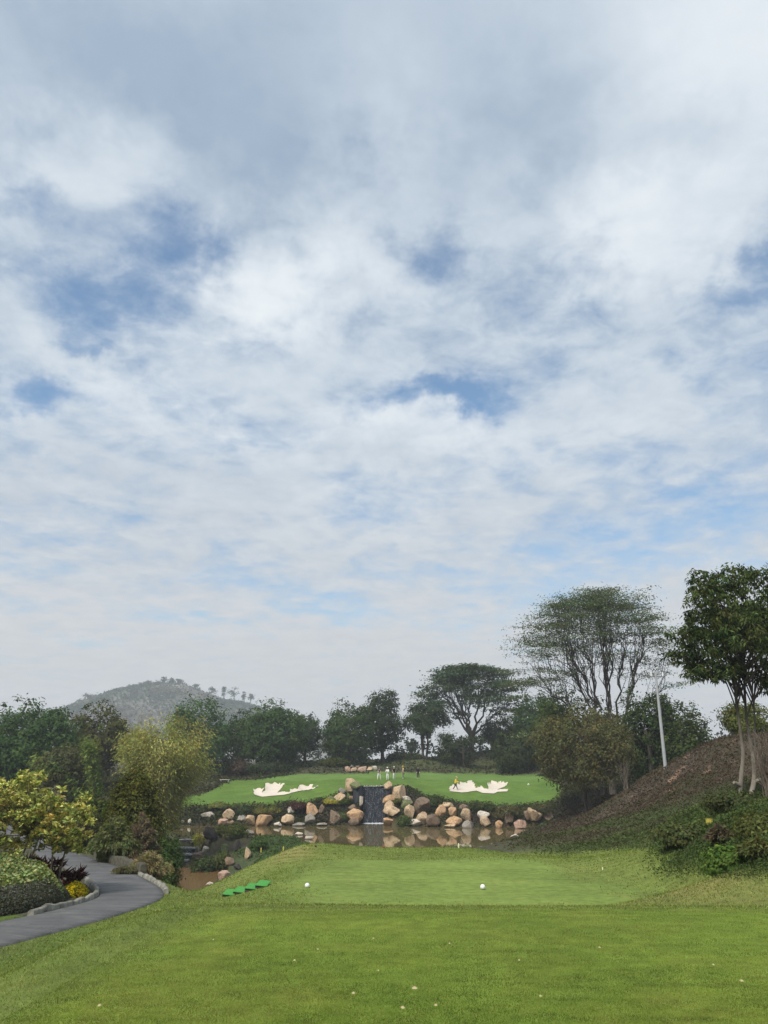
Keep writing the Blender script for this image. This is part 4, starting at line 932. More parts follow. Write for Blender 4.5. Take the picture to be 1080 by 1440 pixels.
bed('variegated_hedge', 'broad cream and green leaved hedge bed on the left', 'hedge', [(-8.2, 17.6), (-7.8, 18.6), (-7.7, 20.6), (-8.7, 22.4), (-10.6, 22.6), (-14, 21.5), (-14, 17.6), (-10, 17.3)], .72, 30000, .095, (.27, .30, .13), .3, (.08, .14, .04))
bed('dark_hedge', 'dark grey green clipped hedge rounding the bend of the path', 'hedge', [(-8.0, 17.5), (-7.62, 17.9), (-7.5, 18.8), (-7.62, 20.2), (-7.9, 21.4), (-8.4, 21.3), (-8.4, 19.4), (-8.8, 18.4), (-8.7, 17.4)], .55, 22000, .05, (.10, .105, .08), .22)
bed('yellow_flowers', 'strip of bright yellow flowers at the tip of the planting bed', 'flowers', [(-7.95, 21.3), (-7.72, 21.9), (-8.0, 23.0), (-8.8, 23.9), (-9.0, 23.3), (-8.4, 22.2)], .42, 5000, .07, (.62, .47, .015), .2, (.10, .13, .02))
def cordyline(label, px, py, Y, n, hh):
    b = pix(px, py, Y); g = h1(b[0], Y); root = empty('red_cordyline', (b[0], Y, g), label, 'plant', 'dark red spiky plants'); mb = MB(); V, F, C = [], [], []
    for k in range(n):
        o = np.array([*rng.uniform(-.5, .5, 2), 0]); h_ = hh * rng.uniform(.45, .9); mb.tube(np.array([o, o + (0, 0, h_ * .6)]), .015, 4)
        m = 26; a = rng.uniform(0, 6.28, m); el = rng.uniform(.2, 1.4, m); d = np.stack([np.cos(a) * np.cos(el), np.sin(a) * np.cos(el), np.sin(el)], 1)
        v, f, c = leaves(o + np.array([0, 0, h_ * .6]) + d * .2, rng.uniform(.28, .5, m), tints(m, (.075, .026, .024), .35, .15), .16, .3, .2, d)
        F.append(f + len(V) * m * 4); V.append(v); C.append(c)
    np_mesh('leaves', np.vstack(V), np.vstack(F), LEAF, False, np.vstack(C), root); mb.build('stems', TWIG, root)
cordyline('dark red spiky plants below the slanting stems of the yellow tree', 28, 1214, 23.5, 14, 1.1)
cordyline('dark red spiky plants left of the white patch of the upper path', 52, 1215, 23.8, 14, 1.2)
cordyline('small dark red plant at the right end of the hedge by the yellow flowers', 103, 1216, 23.2, 6, .8)
for lb, *a in (('small round bush of bright yellow green leaves left of the waterfall', 456, 477, 1130, 1139, 103.5, .22, (.17, .16, .03)), ('dark green bush beside the tall tan block on the far left bank', 330, 360, 1133, 1152, 103, .25, (.025, .042, .025)),
    ('dark bush between the left boulders and the waterfall wall', 476, 494, 1127, 1141, 105, .25, (.032, .05, .02)), ('green bush growing at the water beside the wide orange tan boulder', 474, 492, 1143, 1160, 103.5, .25, (.04, .06, .024)),
    ('purple leaved bush on the left bank beside the orange boulder', 405, 432, 1127, 1148, 104, .25, (.05, .03, .03)), ('green bush covering the right waterfall boulders', 550, 568, 1124, 1138, 105.5, .25, (.04, .06, .022)), ('green bush at the water between the long low boulder and the pale slab', 560, 578, 1146, 1164, 103, .25, (.04, .062, .024)),
    ('bush on the fairway edge right of the craggy brown boulder', 602, 626, 1118, 1140, 106, .25, (.035, .05, .024)), ('dark leafy bush behind the egg shaped boulder', 660, 700, 1126, 1146, 105, .25, (.034, .05, .024)), ('shrubby bank bush left of the pink block', 690, 735, 1132, 1156, 104, .25, (.055, .06, .034)),
    ('shrub between the pink block and the right slope', 735, 782, 1130, 1152, 104, .25, (.05, .052, .03)), ('pale green low bush on the upper left bank edge', 290, 322, 1130, 1142, 104, .22, (.11, .12, .045)), ('low green bush above the big orange boulder', 352, 400, 1136, 1150, 104, .22, (.075, .085, .03)),
    ('rounded bush at the near side of the cascade steps', 268, 300, 1205, 1228, 78.5, .22, (.034, .058, .024)), ('bushy green plant behind the black boulder by the cascade', 300, 348, 1158, 1186, 84, .22, (.05, .07, .022)), ('green bush left of the cascade steps', 236, 256, 1176, 1222, 80, .22, (.04, .064, .026)),
    ('small dark bush on the headland bank beside the tan leaning rock', 352, 374, 1182, 1200, 76, .2, (.028, .05, .02)), ('bushy plant on the bank above the pool', 296, 326, 1196, 1226, 77, .2, (.042, .06, .026)), ('bush at the left of the white stone at the pond end', 232, 251, 1140, 1168, 100, .25, (.045, .06, .028))):
    x0, x1, yt, yb, Y, lf, cl = a
    q = hit((x0 + x1) / 2, yb - 1, ymin=60); px_tree('shrub', lb, 'shrub', x0, x1, yt, yb, min(q[1] + .8, 108), 'dome', lf, 1500, cl, .0, .06, group='bushes among the boulders', clump=.3)
feathery('spiky yellow green plant beside the cascade steps', 268, 290, 1170, 1188, 83, 40, (.32, .30, .07), 20, .3, .6, 'plant', 'spiky_plant')
# bushes on the right bank near the tee
for lb, x0, x1, yt, yb, Y, cl in (('glossy green leafy bush low on the right bank', 1000, 1044, 1206, 1234, 15.5, (.045, .075, .022)), ('dark green bush under the multi stemmed tree', 1000, 1100, 1142, 1185, 22, (.034, .046, .022)), ('mid green bush at the right edge below the tree', 1046, 1110, 1176, 1220, 17, (.045, .06, .025)), ('low dark bush left of the yellow box on the right bank', 925, 990, 1168, 1192, 21, (.036, .052, .024))):
    px_tree('shrub', lb, 'shrub', x0, x1, yt, yb, Y, 'dome', .09 if Y < 20 else .11, 5500, cl, .0, .03, group='bushes on the right bank', clump=.16)
feathery('arching olive grass clump at the right edge of the bank', 1040, 1105, 1180, 1236, 15, 110, (.075, .085, .03), 40, .12, .8, 'grass', 'grass_clump')
feathery('brown dead brush heap beside the yellow box', 990, 1040, 1158, 1188, 18.5, 120, (.075, .062, .038), 30, .10, .9, 'brush', 'dead_brush')
# bare shrubs
def bare(label, x0, x1, yt, yb, n, ymin, colm=TWIG):
    g = hit((x0 + x1) / 2, yb, ymin=ymin); s = scale_at(yb, g[1]); hh = (yb - yt) * s; r = (x1 - x0) / 2 * s; root = empty('bare_shrub', tuple(g), label, 'shrub', 'leafless shrubs on the right slope'); mb = MB()
    for k in range(n):
        a = rng.uniform(0, 6.28); q = rng.random() ** .6; e = np.array([math.cos(a) * r * q, math.sin(a) * r * q, hh * rng.uniform(.65, 1.)]); P = bez((e[0] * .12, e[1] * .12, -.1), (e[0] * .4, e[1] * .4, e[2] * .55), e, 8); P[1:-1] += rng.normal(0, .02 * hh, P[1:-1].shape)
        mb.tube(P, np.linspace(.016, .004, 8) * hh / 2, 4, cap=False)
        for _ in range(3):
            i = rng.integers(3, 7); e2 = P[i] + np.array([rng.normal(0, .16), rng.normal(0, .16), rng.uniform(.1, .28)]) * hh; mb.tube(np.array([P[i], (P[i] + e2) / 2 + rng.normal(0, .02, 3) * hh, e2]), np.array([.008, .005, .003]) * hh / 2, 3, cap=False)
    mb.build('branches', colm, root)
bare('whitish leafless shrub at the foot of the brown olive tree', 834, 862, 1076, 1120, 12, 40)
bare('leafless brown shrub right of the whitish leafless one', 866, 896, 1068, 1112, 16, 40)
bare('tangle of tall bare twigs at the right edge by the multi stemmed tree', 1056, 1110, 1030, 1134, 46, 18)
# understory and far wood
def scatter_cover(name, label, w, n, leaf_k, cols, hk=.5, lmin=.04, lmax=.4, up=.9, cat='ground cover', tone=None, hmul=None):
    pr = np.clip(w, 0, None) * (gy > 4); pr = pr / pr.sum(); k = rng.choice(len(gx), n, p=pr)
    x = gx[k] * (1 + rng.uniform(-.006, .006, n)) + rng.normal(0, .004, n) * gy[k] * .4; y = gy[k] * (1 + rng.uniform(-.008, .008, n)); z = H(x, y)
    sz = np.clip(leaf_k * np.hypot(x, y), lmin, lmax) * rng.uniform(.6, 1.4, n)
    ca = np.asarray(cols, float); f = fbm2(x, y, 1.6, 3, 21.); f2 = fbm2(x, y, 6, 3, 23.); m = np.clip((f * .5 + f2 * .5 - .35) / .3, 0, .999) if tone is None else np.clip((f * .5 + f2 * .5 - .5) * 1.6 + tone[k], 0, .999); m = m * (len(ca) - 1); i = m.astype(int); t = (m - i)[:, None]
    c = (ca[i] * (1 - t) + ca[np.minimum(i + 1, len(ca) - 1)] * t) * tints(n, (1, 1, 1), .2, .10) * (.8 + .4 * vnoise(np.stack([x * 4, y * 2, z], 1)))[:, None]
    hv = sz * hk * (.3 + 2.2 * np.clip(f - .3, 0, 1)) * (1 if hmul is None else hmul[k])
    P = np.stack([x, y, z + hv * rng.uniform(.2, 1.2, n)], 1)
    V, F, cc = leaves(P, sz, np.clip(c, .004, .9), .55, up, 0)
    o = np_mesh(name, V, F, LEAF, False, cc); return tag(o, label, cat, kind='stuff')
onland = (gz > WATER + .03) & (gz > -50)
scatter_cover('slope_ground_cover', 'brown and green creeping ground cover on the right slope', wH * (1 - .9 * soil), 210000, .0026, [(.088, .068, .052), (.108, .084, .06), (.085, .088, .046), (.10, .135, .055), (.085, .125, .05)], .8, tone=.12 + .8 * low)
bank = ((gy > 97) & (gy < 109) & (np.abs(gx) < 32) & onland) * (1 - wF) * (np.abs(gx + 1.27) > 1.6)
scatter_cover('bank_ground_cover', 'dark low plants covering the pond bank between boulders', bank.astype(float), 40000, .0024, [(.09, .07, .055), (.065, .07, .042), (.085, .095, .045), (.115, .115, .055)], 1.0, .1)
scatter_cover('headland_ground_cover', 'bright green low cover on the headland left of the tee', wP * onland * (1 - wR) * (sdf(POND, gx, gy) > .2) * (sdf(POOLP, gx, gy) > .2), 44000, .0022, [(.07, .095, .036), (.085, .13, .042), (.10, .15, .05)], .6, .08)
mound = ((gy > 108) & (gy < 170) & (gpy < 1125)) * (1 - wF) + .0
scatter_cover('mound_ground_cover', 'rough grass and low scrub on the mounds around the green', mound * (np.abs(gx) < 70), 60000, .003, [(.04, .05, .026), (.06, .075, .03), (.075, .08, .034), (.055, .045, .034)], .5, .1, .45)
leftz = ((gx < -6) & (gy > 22) & (gy < 110) & (dpth > 1.5) & onland & (sdf(POOLP, gx, gy) > .3)) * (1 - wF) * (1 - wP)
scatter_cover('valley_ground_cover', 'green undergrowth in the valley left of the pond', leftz.astype(float), 40000, .004, [(.035, .045, .022), (.045, .06, .025), (.06, .07, .03)], 1.0, .06)
wk2 = sstep(900, 1010, gpx + (nA - .5) * 90) * (gpy > 1130) * (gy < 30) * (1 - sstep(1200, 1240, gpy + (nB - .5) * 60)); wk = (np.exp(-((sdf(HILLZ, gpx, gpy) + 12) / 9.) ** 2) * (gx > 5.5) * (gy < 32) + 1.6 * wk2) * (1 - w1) * (1 - w2)
scatter_cover('bank_weeds', 'scruffy dark green weeds and creepers low on the right bank', wk, 120000, .0027, [(.07, .10, .036), (.09, .13, .045), (.12, .15, .055), (.15, .145, .07)], 3.2, .03, .12, .6, hmul=.25 + .75 * np.clip(wk2, 0, 1))
# rough grass blades and near tee turf
def blades(name, label, x, y, hgt, wid, cols, cat='grass'):
    n = len(x); z = H(x, y); a = rng.uniform(0, 6.28, n); ln = rng.normal(0, .55, (n, 2)) * hgt[:, None]
    d = np.stack([np.cos(a), np.sin(a), 0 * a], 1) * wid[:, None] * .5; b = np.stack([x, y, z - .004], 1); t = b + np.column_stack([ln, hgt])
    V = np.stack([b - d, b + d, t], 1).reshape(-1, 3); F = np.arange(3 * n).reshape(n, 3)
    return tag(np_mesh(name, V, F, GRASSM, False, np.repeat(cols, 3, 0)), label, cat, kind='stuff')
n = 620000; yy = 1 / rng.uniform(1 / 10.1, 1 / 4.9, n); xx = yy * rng.uniform(-.60, .66, n); k = sdf(NEAR_TEE, xx, yy) < .05; xx, yy = xx[k], yy[k]; n = len(xx)
p1, p2 = fbm2(xx, yy, .5, 3, 31.), fbm2(xx, yy, .12, 3, 33.); p3 = fbm2(xx * .35, yy, .09, 3, 37.)
bc = np.array([.132, .182, .027])[None] * np.exp(rng.normal(0, .22, (n, 1))) * (.38 + 1.15 * p2 + 1.3 * (p3 - .5))[:, None]; bc = bc * (1 + (p1[:, None] - .5) * np.array([1.3, .5, .8])); stp = .5 + .5 * np.sin(xx * 2 * np.pi / 1.9 + .6 + yy * .12); bc *= (.92 + .16 * sstep(.35, .65, stp))[:, None]
dry = rng.random(n) < .04 + .14 * sstep(.52, .75, p2) + .3 * sstep(.56, .74, p1); bc[dry] = tints(dry.sum(), (.25, .22, .08), .25, .1)
DIV = [(583,1390,9),(497,1397,6),(414,1351,4),(632,1327,3.5),(447,1335,3),(140,1414,6),(843,1333,4),(1043,1380,6),(760,1401,4),(300,1322,3),(525,1320,3),(566,1417,7),(613,1414,5),(1003,1357,4),(730,1351,3.5),(532,1365,3)]
dpos = [(*hit(a, b, ymin=4), r_) for a, b, r_ in DIV]
keep = np.ones(n, bool)
for gx0, gy0, gz0, r_ in dpos:
    rad = r_ * scale_at(1370, gy0) * .75; keep &= (np.hypot(xx - gx0, (yy - gy0 + rad * .5) * .5) > rad * rng.uniform(.8, 1.15, n))
xx, yy, bc = xx[keep], yy[keep], bc[keep]; n = len(xx)
blades('tee_turf', 'closely mown bright green grass of the nearest tee', xx, yy, rng.uniform(.006, .017, n), rng.uniform(.0026, .0048, n), np.clip(bc, .01, .9))
n = 150000; k = rng.choice(len(gx), n, p=(w_ := (np.clip(wR * (1 - w1) * (1 - w2), 0, 1) * (gy > 4.5) * (np.abs(gx) < gy * .66))) / w_.sum()); xx = gx[k] + rng.normal(0, .035, n); yy = gy[k] + rng.normal(0, .06, n)
f = fbm2(xx, yy, .8, 3, 41.); cc_ = np.array([.168, .215, .05])[None] * np.exp(rng.normal(0, .3, (n, 1))) * (1 + (f[:, None] - .5) * np.array([.8, .5, .5])); tanv = np.interp(f, [.5, .7], [0, .5]); m = rng.random(n) < .07 + tanv * .3; cc_[m] = tints(m.sum(), (.30, .265, .10), .25, .1)
dd = np.hypot(xx, yy); blades('rough_grass', 'longer pale green rough grass around the tees', xx, yy, rng.uniform(.012, .035, n) * np.clip(dd / 12, .6, 1.3), np.clip(.0011 * dd, .006, .03), np.clip(cc_, .01, .9))
SANDD = simple('divot_sand', (.42, .34, .20), .95, .1, var=.25, sc=30., bump=.5, bsc=60)
for gx0, gy0, gz0, r_ in dpos:
    s_ = r_ * scale_at(1370, gy0) * .54; an = np.linspace(0, 2 * np.pi, 22, endpoint=False); rad = s_ * (1 + .35 * (fbm(np.stack([np.cos(an) * 1.5 + gx0 * 9, np.sin(an) * 1.5, an * 0 + gy0], 1), 3) - .5) * 2)
    V = [(0, 0, .008)] + [(q * math.cos(a) * .6, q * math.sin(a) * .9, .007) for a, q in zip(an, rad * .6)] + [(q * math.cos(a), q * math.sin(a) * 1.5, -.004) for a, q in zip(an, rad)]
    F3 = [(0, 1 + i, 1 + (i + 1) % 22) for i in range(22)]; F4 = [(1 + i, 23 + i, 23 + (i + 1) % 22, 1 + (i + 1) % 22) for i in range(22)]
    tag(np_mesh('sand_divot', V, [np.array(F3), np.array(F4)], SANDD, True, loc=(gx0, gy0, gz0)), 'small pale sandy divot mark in the mown tee grass', 'divot', 'divots in the tee')
far_y = 225.
fw = []
for X in np.arange(-130, 150, 7.): fw.append((X + rng.normal(0, 2), far_y + rng.normal(0, 18), rng.uniform(2.2, 4.2) - .012 * X, rng.uniform(4, 6), 5, rng.uniform(3.5, 5.5)))
cc, cs_, idx, P = crown_pts(fw, 1600, 14, 1.1); t = tints(1600, (.03, .045, .026), .25)[idx]
V, F, c = leaves(P, rng.uniform(.7, 1.3, len(P)), t, .6, .5); tag(np_mesh('far_wood', V, F, LEAF, False, c), 'hazy distant wood seen between the trunks behind the green', 'wood', kind='stuff')

# ------------------------------------------------------------------ far hill with pines
HY = 1000.
prof = [(-60,1010),(0,1003),(60,998),(100,993),(130,980),(160,969),(190,961),(215,957),(235,956),(262,960),(285,970),(315,980),(345,984),(380,996),(430,1012),(500,1035)]
pxs = np.array([q[0] for q in prof]); zt = np.array([pix(q[0], q[1] + 6, HY)[2] for q in prof]); xs_ = np.array([pix(q[0], q[1], HY)[0] for q in prof])
hx, hv = np.meshgrid(np.linspace(xs_[0], xs_[-1], 150), np.linspace(-1, 1, 60)); ridge = np.interp(hx, xs_, zt)
hz = (ridge + 6) * (1 - np.abs(hv) ** 1.5) - 6 + (fbm2(hx, hv * 220, 26, 4) - .5).reshape(hx.shape) * 12 * (1 - np.abs(hv)) ; hy = HY + hv * 220
i = np.arange(59)[:, None] * 150; j = np.arange(149)[None]; F = np.stack([i + j, i + j + 1, i + 150 + j + 1, i + 150 + j], 2).reshape(-1, 4)
HILLM = simple('hill_scrub', (.16, .155, .135), .95, .1, var=.5, sc=.03)
tag(np_mesh('hill', np.stack([hx.ravel(), hy.ravel(), hz.ravel()], 1), F, HILLM, True), 'hazy scrub covered hill behind the trees at left', 'hill', kind='structure')
def hill_z(x, y): 
    v = (y - HY) / 220; return (np.interp(x, xs_, zt) + 6) * (1 - abs(v) ** 1.5) - 6
# hill scrub as one mass, skyline pines one by one
n = 9000; hx1 = rng.uniform(xs_[1], xs_[-2], n); hy1 = HY + rng.uniform(-.8, .1, n) * 220; hz1 = np.array([hill_z(a, b) for a, b in zip(hx1, hy1)]) + .6
cl = tints(n, (.07, .095, .065), .25) ; m = fbm2(hx1, hy1, 45, 3, 51.) < .44; cl[m] = tints(m.sum(), (.13, .12, .095), .2)
idx = np.repeat(np.arange(n), 4); V, F, c = leaves(np.stack([hx1, hy1, hz1], 1)[idx] + rng.normal(0, 1.5, (4 * n, 3)), rng.uniform(1.8, 4.2, 4 * n), cl[idx], .7, .6)
tag(np_mesh('hill_scrub', V, F, LEAF, False, c), 'low scrub scattered over the far hill', 'scrub', kind='stuff')
def pine(px, yt, yb, w, label):
    Y = HY + rng.uniform(-10, 6); s = scale_at(yb, Y); X = pix(px, yb, Y)[0]; g = hill_z(X, Y) - .5; hh = pix(px, yt, Y)[2] - g; r = w / 2 * s
    root = empty('pine_tree', (X, Y, g), label, 'tree', 'pines on the far hill'); mb = MB(); ln = rng.normal(0, .10) * hh; r *= rng.uniform(.8, 1.25); lop = rng.uniform(-.5, .5)
    mb.tube(bez((0, 0, -.5), (ln * .3, 0, hh * .5), (ln, 0, hh * .93), 6), np.linspace(.6, .2, 6), 5); C = []
    for k in range(13):
        t = rng.uniform(.38, .98); q = r * (1.25 - t * .8) * rng.uniform(.3, 1.1); a = rng.uniform(0, 6.28); e = np.array([ln * t + (math.cos(a) + lop) * q, math.sin(a) * q, hh * t]); C.append(e); mb.tube(np.array([[ln * t * .9, 0, hh * t * .93], e]), [.16, .06], 3, cap=False)
    C = np.array(C); idx = np.repeat(np.arange(13), rng.integers(6, 26, 13)); P = C[idx] + rng.normal(size=(len(idx), 3)) * np.array([.8, .8, .45]) * r * .36
    V, F, c = leaves(P, rng.uniform(1.3, 2.8, len(P)), tints(len(P), (.05, .08, .045), .2), .6, .6); np_mesh('crown', V, F, LEAF, False, c, root); mb.build('trunk', BARK, root)
PW = ['first from the left', 'second from the left', 'third from the left', 'fourth from the left', 'fifth from the left', 'sixth from the left', 'seventh from the left', 'eighth from the left', 'ninth from the left', 'tenth from the left', 'eleventh from the left', 'twelfth from the left', 'thirteenth from the left', 'fourteenth from the left', 'fifteenth from the left', 'sixteenth from the left', 'seventeenth from the left', 'last at the right']
for k, (px, yt, yb, w) in enumerate([(112, 984, 998, 14), (126, 977, 994, 16), (145, 976, 990, 14), (155, 976, 988, 10), (164, 970, 985, 10), (178, 972, 982, 12), (200, 960, 972, 14), (209, 958, 970, 10), (231, 952, 966, 9), (241, 954, 966, 11), (249, 955, 972, 9), (261, 968, 980, 12), (275, 962, 980, 10), (296, 964, 984, 13), (315, 964, 986, 7), (329, 965, 986, 13), (344, 972, 988, 6), (352, 975, 990, 9)]):
    pine(px, yt, yb, w, f'thin hazy pine on the far hill skyline, {PW[k]}')

# ------------------------------------------------------------------ man made things
WHITE = simple('white_paint', (.80, .80, .78), .5, .4, var=.04); 
def marker(px, py, dia, label):
    g = hit(px, py + dia / 2, ymin=12); r = dia / 2 * scale_at(py, g[1]); root = empty('tee_marker', tuple(g), label, 'tee marker', 'white tee markers')
    bm = bmesh.new(); bmesh.ops.create_icosphere(bm, subdivisions=5, radius=r)
    V = np.array([v.co for v in bm.verts]); F = np.array([[v.index for v in f.verts] for f in bm.faces]); bm.free()
    N = unit(V); k = np.arange(240) + .5; ph = np.arccos(1 - 2 * k / 240); th_ = np.pi * (1 + 5 ** .5) * k; D = np.stack([np.cos(th_) * np.sin(ph), np.sin(th_) * np.sin(ph), np.cos(ph)], 1); m = (N @ D.T).max(1)
    V = V - N * (r * .03 * sstep(.9965, 1., m))[:, None]; V[:, 2] += r * .97
    np_mesh('ball', V, F, WHITE, True, None, root); mb = MB(); mb.tube(np.array([[0, 0, -.12], [0, 0, r * .1]]), [.006, .012], 8); mb.build('spike', simple('steel', (.5, .5, .5), .4, .5, 1.), root)
marker(432, 1245.5, 6.5, 'left white ball shaped tee marker on the lower tee'); marker(679, 1247.5, 7, 'right white ball shaped tee marker on the lower tee')
REDM = simple('dark_red_paint', (.22, .05, .03), .5, .4)
def block_marker(px, py, w, label, colm, cat='tee marker', group='dark tee markers'):
    g = hit(px, py + w / 2, ymin=12); r = w * scale_at(py, g[1]); bm = bmesh.new(); bmesh.ops.create_cube(bm, size=1.); bmesh.ops.scale(bm, vec=(r, r * .7, r * .8), verts=bm.verts); bmesh.ops.bevel(bm, geom=list(bm.edges), offset=r * .16, segments=3, affect='EDGES')
    for v in bm.verts:
        v.co.z += r * .36
        if v.co.z > r * .5: v.co.x *= .8; v.co.y *= .8
    me = bpy.data.meshes.new('block_marker'); bm.to_mesh(me); bm.free(); me.materials.append(colm); o = link(bpy.data.objects.new('block_marker', me)); o.location = g; return tag(o, label, cat, group)
block_marker(539.5, 1191, 3.6, 'dark red block marker at the far end of the lower tee', REDM); block_marker(444, 1190, 3, 'dark brown block marker at the far left end of the lower tee', simple('brown_paint', (.06, .035, .025), .6))
YEL = simple('yellow_paint', (.50, .42, .07), .5, .3, var=.1); PALEY = simple('pale_stake', (.70, .66, .40), .5, .3, var=.1)
def stake(px, pyb, pyt, w, label, colm, ymin=15):
    g = hit(px, pyb, ymin=ymin); s = scale_at(pyb, g[1]); hh = (pyb - pyt) * s; r = w / 2 * s; mb = MB(); mb.tube(np.array([[0, 0, -.15], [0, 0, hh * .9], [0, 0, hh * .97], [0, 0, hh]]), [r, r, r * .8, r * .3], 8); o = mb.build('hazard_stake', colm, None, False, tuple(g)); tag(o, label, 'stake', 'hazard stakes')
stake(398.5, 1197, 1191.5, 2, 'yellow hazard stake on the left shoulder of the lower tee', YEL); stake(367, 1199, 1193, 1.6, 'small yellow stake on the green headland bank', YEL); stake(645, 1193, 1186.5, 2, 'pale yellow hazard stake at the pond edge right of the tee', PALEY); stake(847.5, 1223.5, 1220, 1.6, 'tiny pale stake in the rough right of the lower tee', PALEY)
# step mats
MAT = simple('green_mat', (.065, .25, .055), .85, .2, var=.18, sc=20., bump=.4, bsc=90); WOODM = simple('step_timber', (.05, .04, .03), .9, .2, var=.3, sc=12.)
st = empty('turf_steps', tuple(hit(348, 1254, ymin=12)), 'short flight of steps with bright green mats down the tee side', 'steps'); o0 = np.array(st.location)
for k, (px, py) in enumerate(((326, 1256.5), (341, 1252.8), (356, 1249.6), (370, 1246.2))):
    g = hit(px, py + 1, ymin=12) - o0; g[1] *= .5
    a = R(-14); mb = MB(); mb.box((-.15, -.13, -.3), (.14, .16, .035), rot=rot_z(a), at=g); tr_ = mb.build('riser', WOODM, st)
    bm = bmesh.new(); bmesh.ops.create_cube(bm, size=1.); bmesh.ops.scale(bm, vec=(.30, .32, .018), verts=bm.verts); bmesh.ops.bevel(bm, geom=list(bm.edges), offset=.012, segments=2, affect='EDGES'); bmesh.ops.subdivide_edges(bm, edges=list(bm.edges), cuts=2); bmesh.ops.rotate(bm, matrix=Matrix.Rotation(a, 3, 'Z') @ Matrix.Rotation(R(3), 3, 'Y') @ Matrix.Rotation(R(14), 3, 'X'), verts=bm.verts); bmesh.ops.translate(bm, vec=Vector(g) + Vector((0, 0, .075)), verts=bm.verts)
    me = bpy.data.meshes.new('tread_mat'); bm.to_mesh(me); bm.free(); me.materials.append(MAT); link(bpy.data.objects.new('tread_mat', me), st)
# light pole
POLE = simple('pole_concrete', (.36, .37, .37), .7, .3, var=.08, sc=3.); METAL = simple('grey_metal', (.22, .23, .24), .5, .4, .6)
pb = hit(936, 1081, ymin=30); ptop = pix(922, 944, pb[1])[2] - pb[2]; lp = empty('light_pole', tuple(pb), 'slim pale concrete pole with small fittings on the right slope', 'pole')
mb = MB(); mb.tube(np.array([[0, 0, -.4], [0, 0, ptop * .5], [0, 0, ptop]]), [.115, .095, .065], 14); mb.build('pole', POLE, lp, True)
mb = MB(); mb.tube(np.array([[-.32, 0, ptop - .35], [.5, 0, ptop - .35]]), .03, 6); mb.tube(np.array([[0, 0, ptop - .55], [.35, 0, ptop - .36]]), .02, 6); mb.build('crossarm', METAL, lp)
for sx in (-.3, .46):
    mb = MB(); mb.tube(np.array([[sx, 0, ptop - .34], [sx, 0, ptop - .22], [sx, 0, ptop - .16], [sx, 0, ptop - .04]]), [.03, .05, .035, .03], 10); mb.build('insulator', WHITE, lp, True)
mb = MB(); mb.tube(np.array([[.07, -.02, ptop * .55], [.07, -.02, ptop * .62]]), .05, 8); mb.build('junction_box', METAL, lp)
# lamp on the small arm behind
# yellow box on the bank
g = hit(998.5, 1165, ymin=12); s_ = scale_at(1158, g[1]); w_ = 8 * s_
g[2] += .05; yb_ = empty('yellow_box', tuple(g), 'small yellow box half hidden in the bushes of the right bank', 'box'); mb = MB(); mb.box((-w_ * .5, -w_ * .35, w_ * .25), (w_ * .5, w_ * .35, w_ * 1.12)); bb = mb.build('body', YEL, yb_); bv = bb.modifiers.new('b', 'BEVEL'); bv.width = w_ * .06; bv.segments = 3
mb = MB(); mb.box((-w_ * .54, -w_ * .39, w_ * 1.125), (w_ * .54, w_ * .39, w_ * 1.2)); mb.build('lid', YEL, yb_); mb = MB(); mb.tube(np.array([[0, 0, -.4], [0, 0, w_ * .25]]), w_ * .12, 8); mb.build('post', METAL, yb_)
# bench and white ball
g = hit(316, 1101, ymin=100); s_ = scale_at(1098, g[1]); bn = empty('garden_bench', tuple(g), 'small pale flat bench by the trees left of the left bunker', 'bench'); mb = MB(); mb.box((-.75, -.2, .42), (.75, .2, .5)); mb.build('seat', simple('pale_timber', (.5, .46, .38), .8, .2), bn)
for sx in (-.55, .55):
    mb = MB(); mb.box((sx - .07, -.17, -.15), (sx + .07, .17, .418)); mb.build('leg', METAL, bn)
def ball(px, py, d, label):
    g = hit(px, py + d / 2, ymin=100); r = d / 2 * scale_at(py, g[1]); root = empty('ball_marker', tuple(g), label, 'marker'); bm = bmesh.new(); bmesh.ops.create_uvsphere(bm, u_segments=20, v_segments=14, radius=r); bmesh.ops.translate(bm, vec=(0, 0, r), verts=bm.verts); me = bpy.data.meshes.new('ball'); bm.to_mesh(me); bm.free(); me.materials.append(WHITE); [setattr(p, 'use_smooth', True) for p in me.polygons]; link(bpy.data.objects.new('ball', me), root); mb = MB(); mb.tube(np.array([[0, 0, -.15], [0, 0, .02]]), .02, 6); mb.build('spike', METAL, root)
ball(743.3, 1103.5, 2.6, 'white ball marker on the grass right of the right bunker')

# ------------------------------------------------------------------ people
SKIN = simple('skin', (.50, .31, .22), .6, .3, var=.05); HAIR = simple('hair', (.02, .016, .014), .7, .3)
def skin_obj(name, verts, edges, radii, mat, parent, levels=2, rootv=0):
    me = bpy.data.meshes.new(name); me.from_pydata([tuple(v) for v in verts], edges, []); o = bpy.data.objects.new(name, me); link(o, parent)
    sk = o.modifiers.new('skin', 'SKIN'); sk.use_smooth_shade = True
    lay = me.skin_vertices[0] if len(me.skin_vertices) else None
    if lay is None:
        me.attributes  # skin layer is created with the modifier on first evaluation
        bpy.context.view_layer.objects.active = o; bpy.ops.mesh.customdata_skin_add() if hasattr(bpy.ops.mesh, 'customdata_skin_add') else None
        lay = me.skin_vertices[0]
    for i, r_ in enumerate(radii): lay.data[i].radius = (r_, r_) if not isinstance(r_, tuple) else r_; lay.data[i].use_root = (i == rootv)
    sb = o.modifiers.new('sub', 'SUBSURF'); sb.levels = levels; sb.render_levels = levels
    me.materials.append(mat); return o
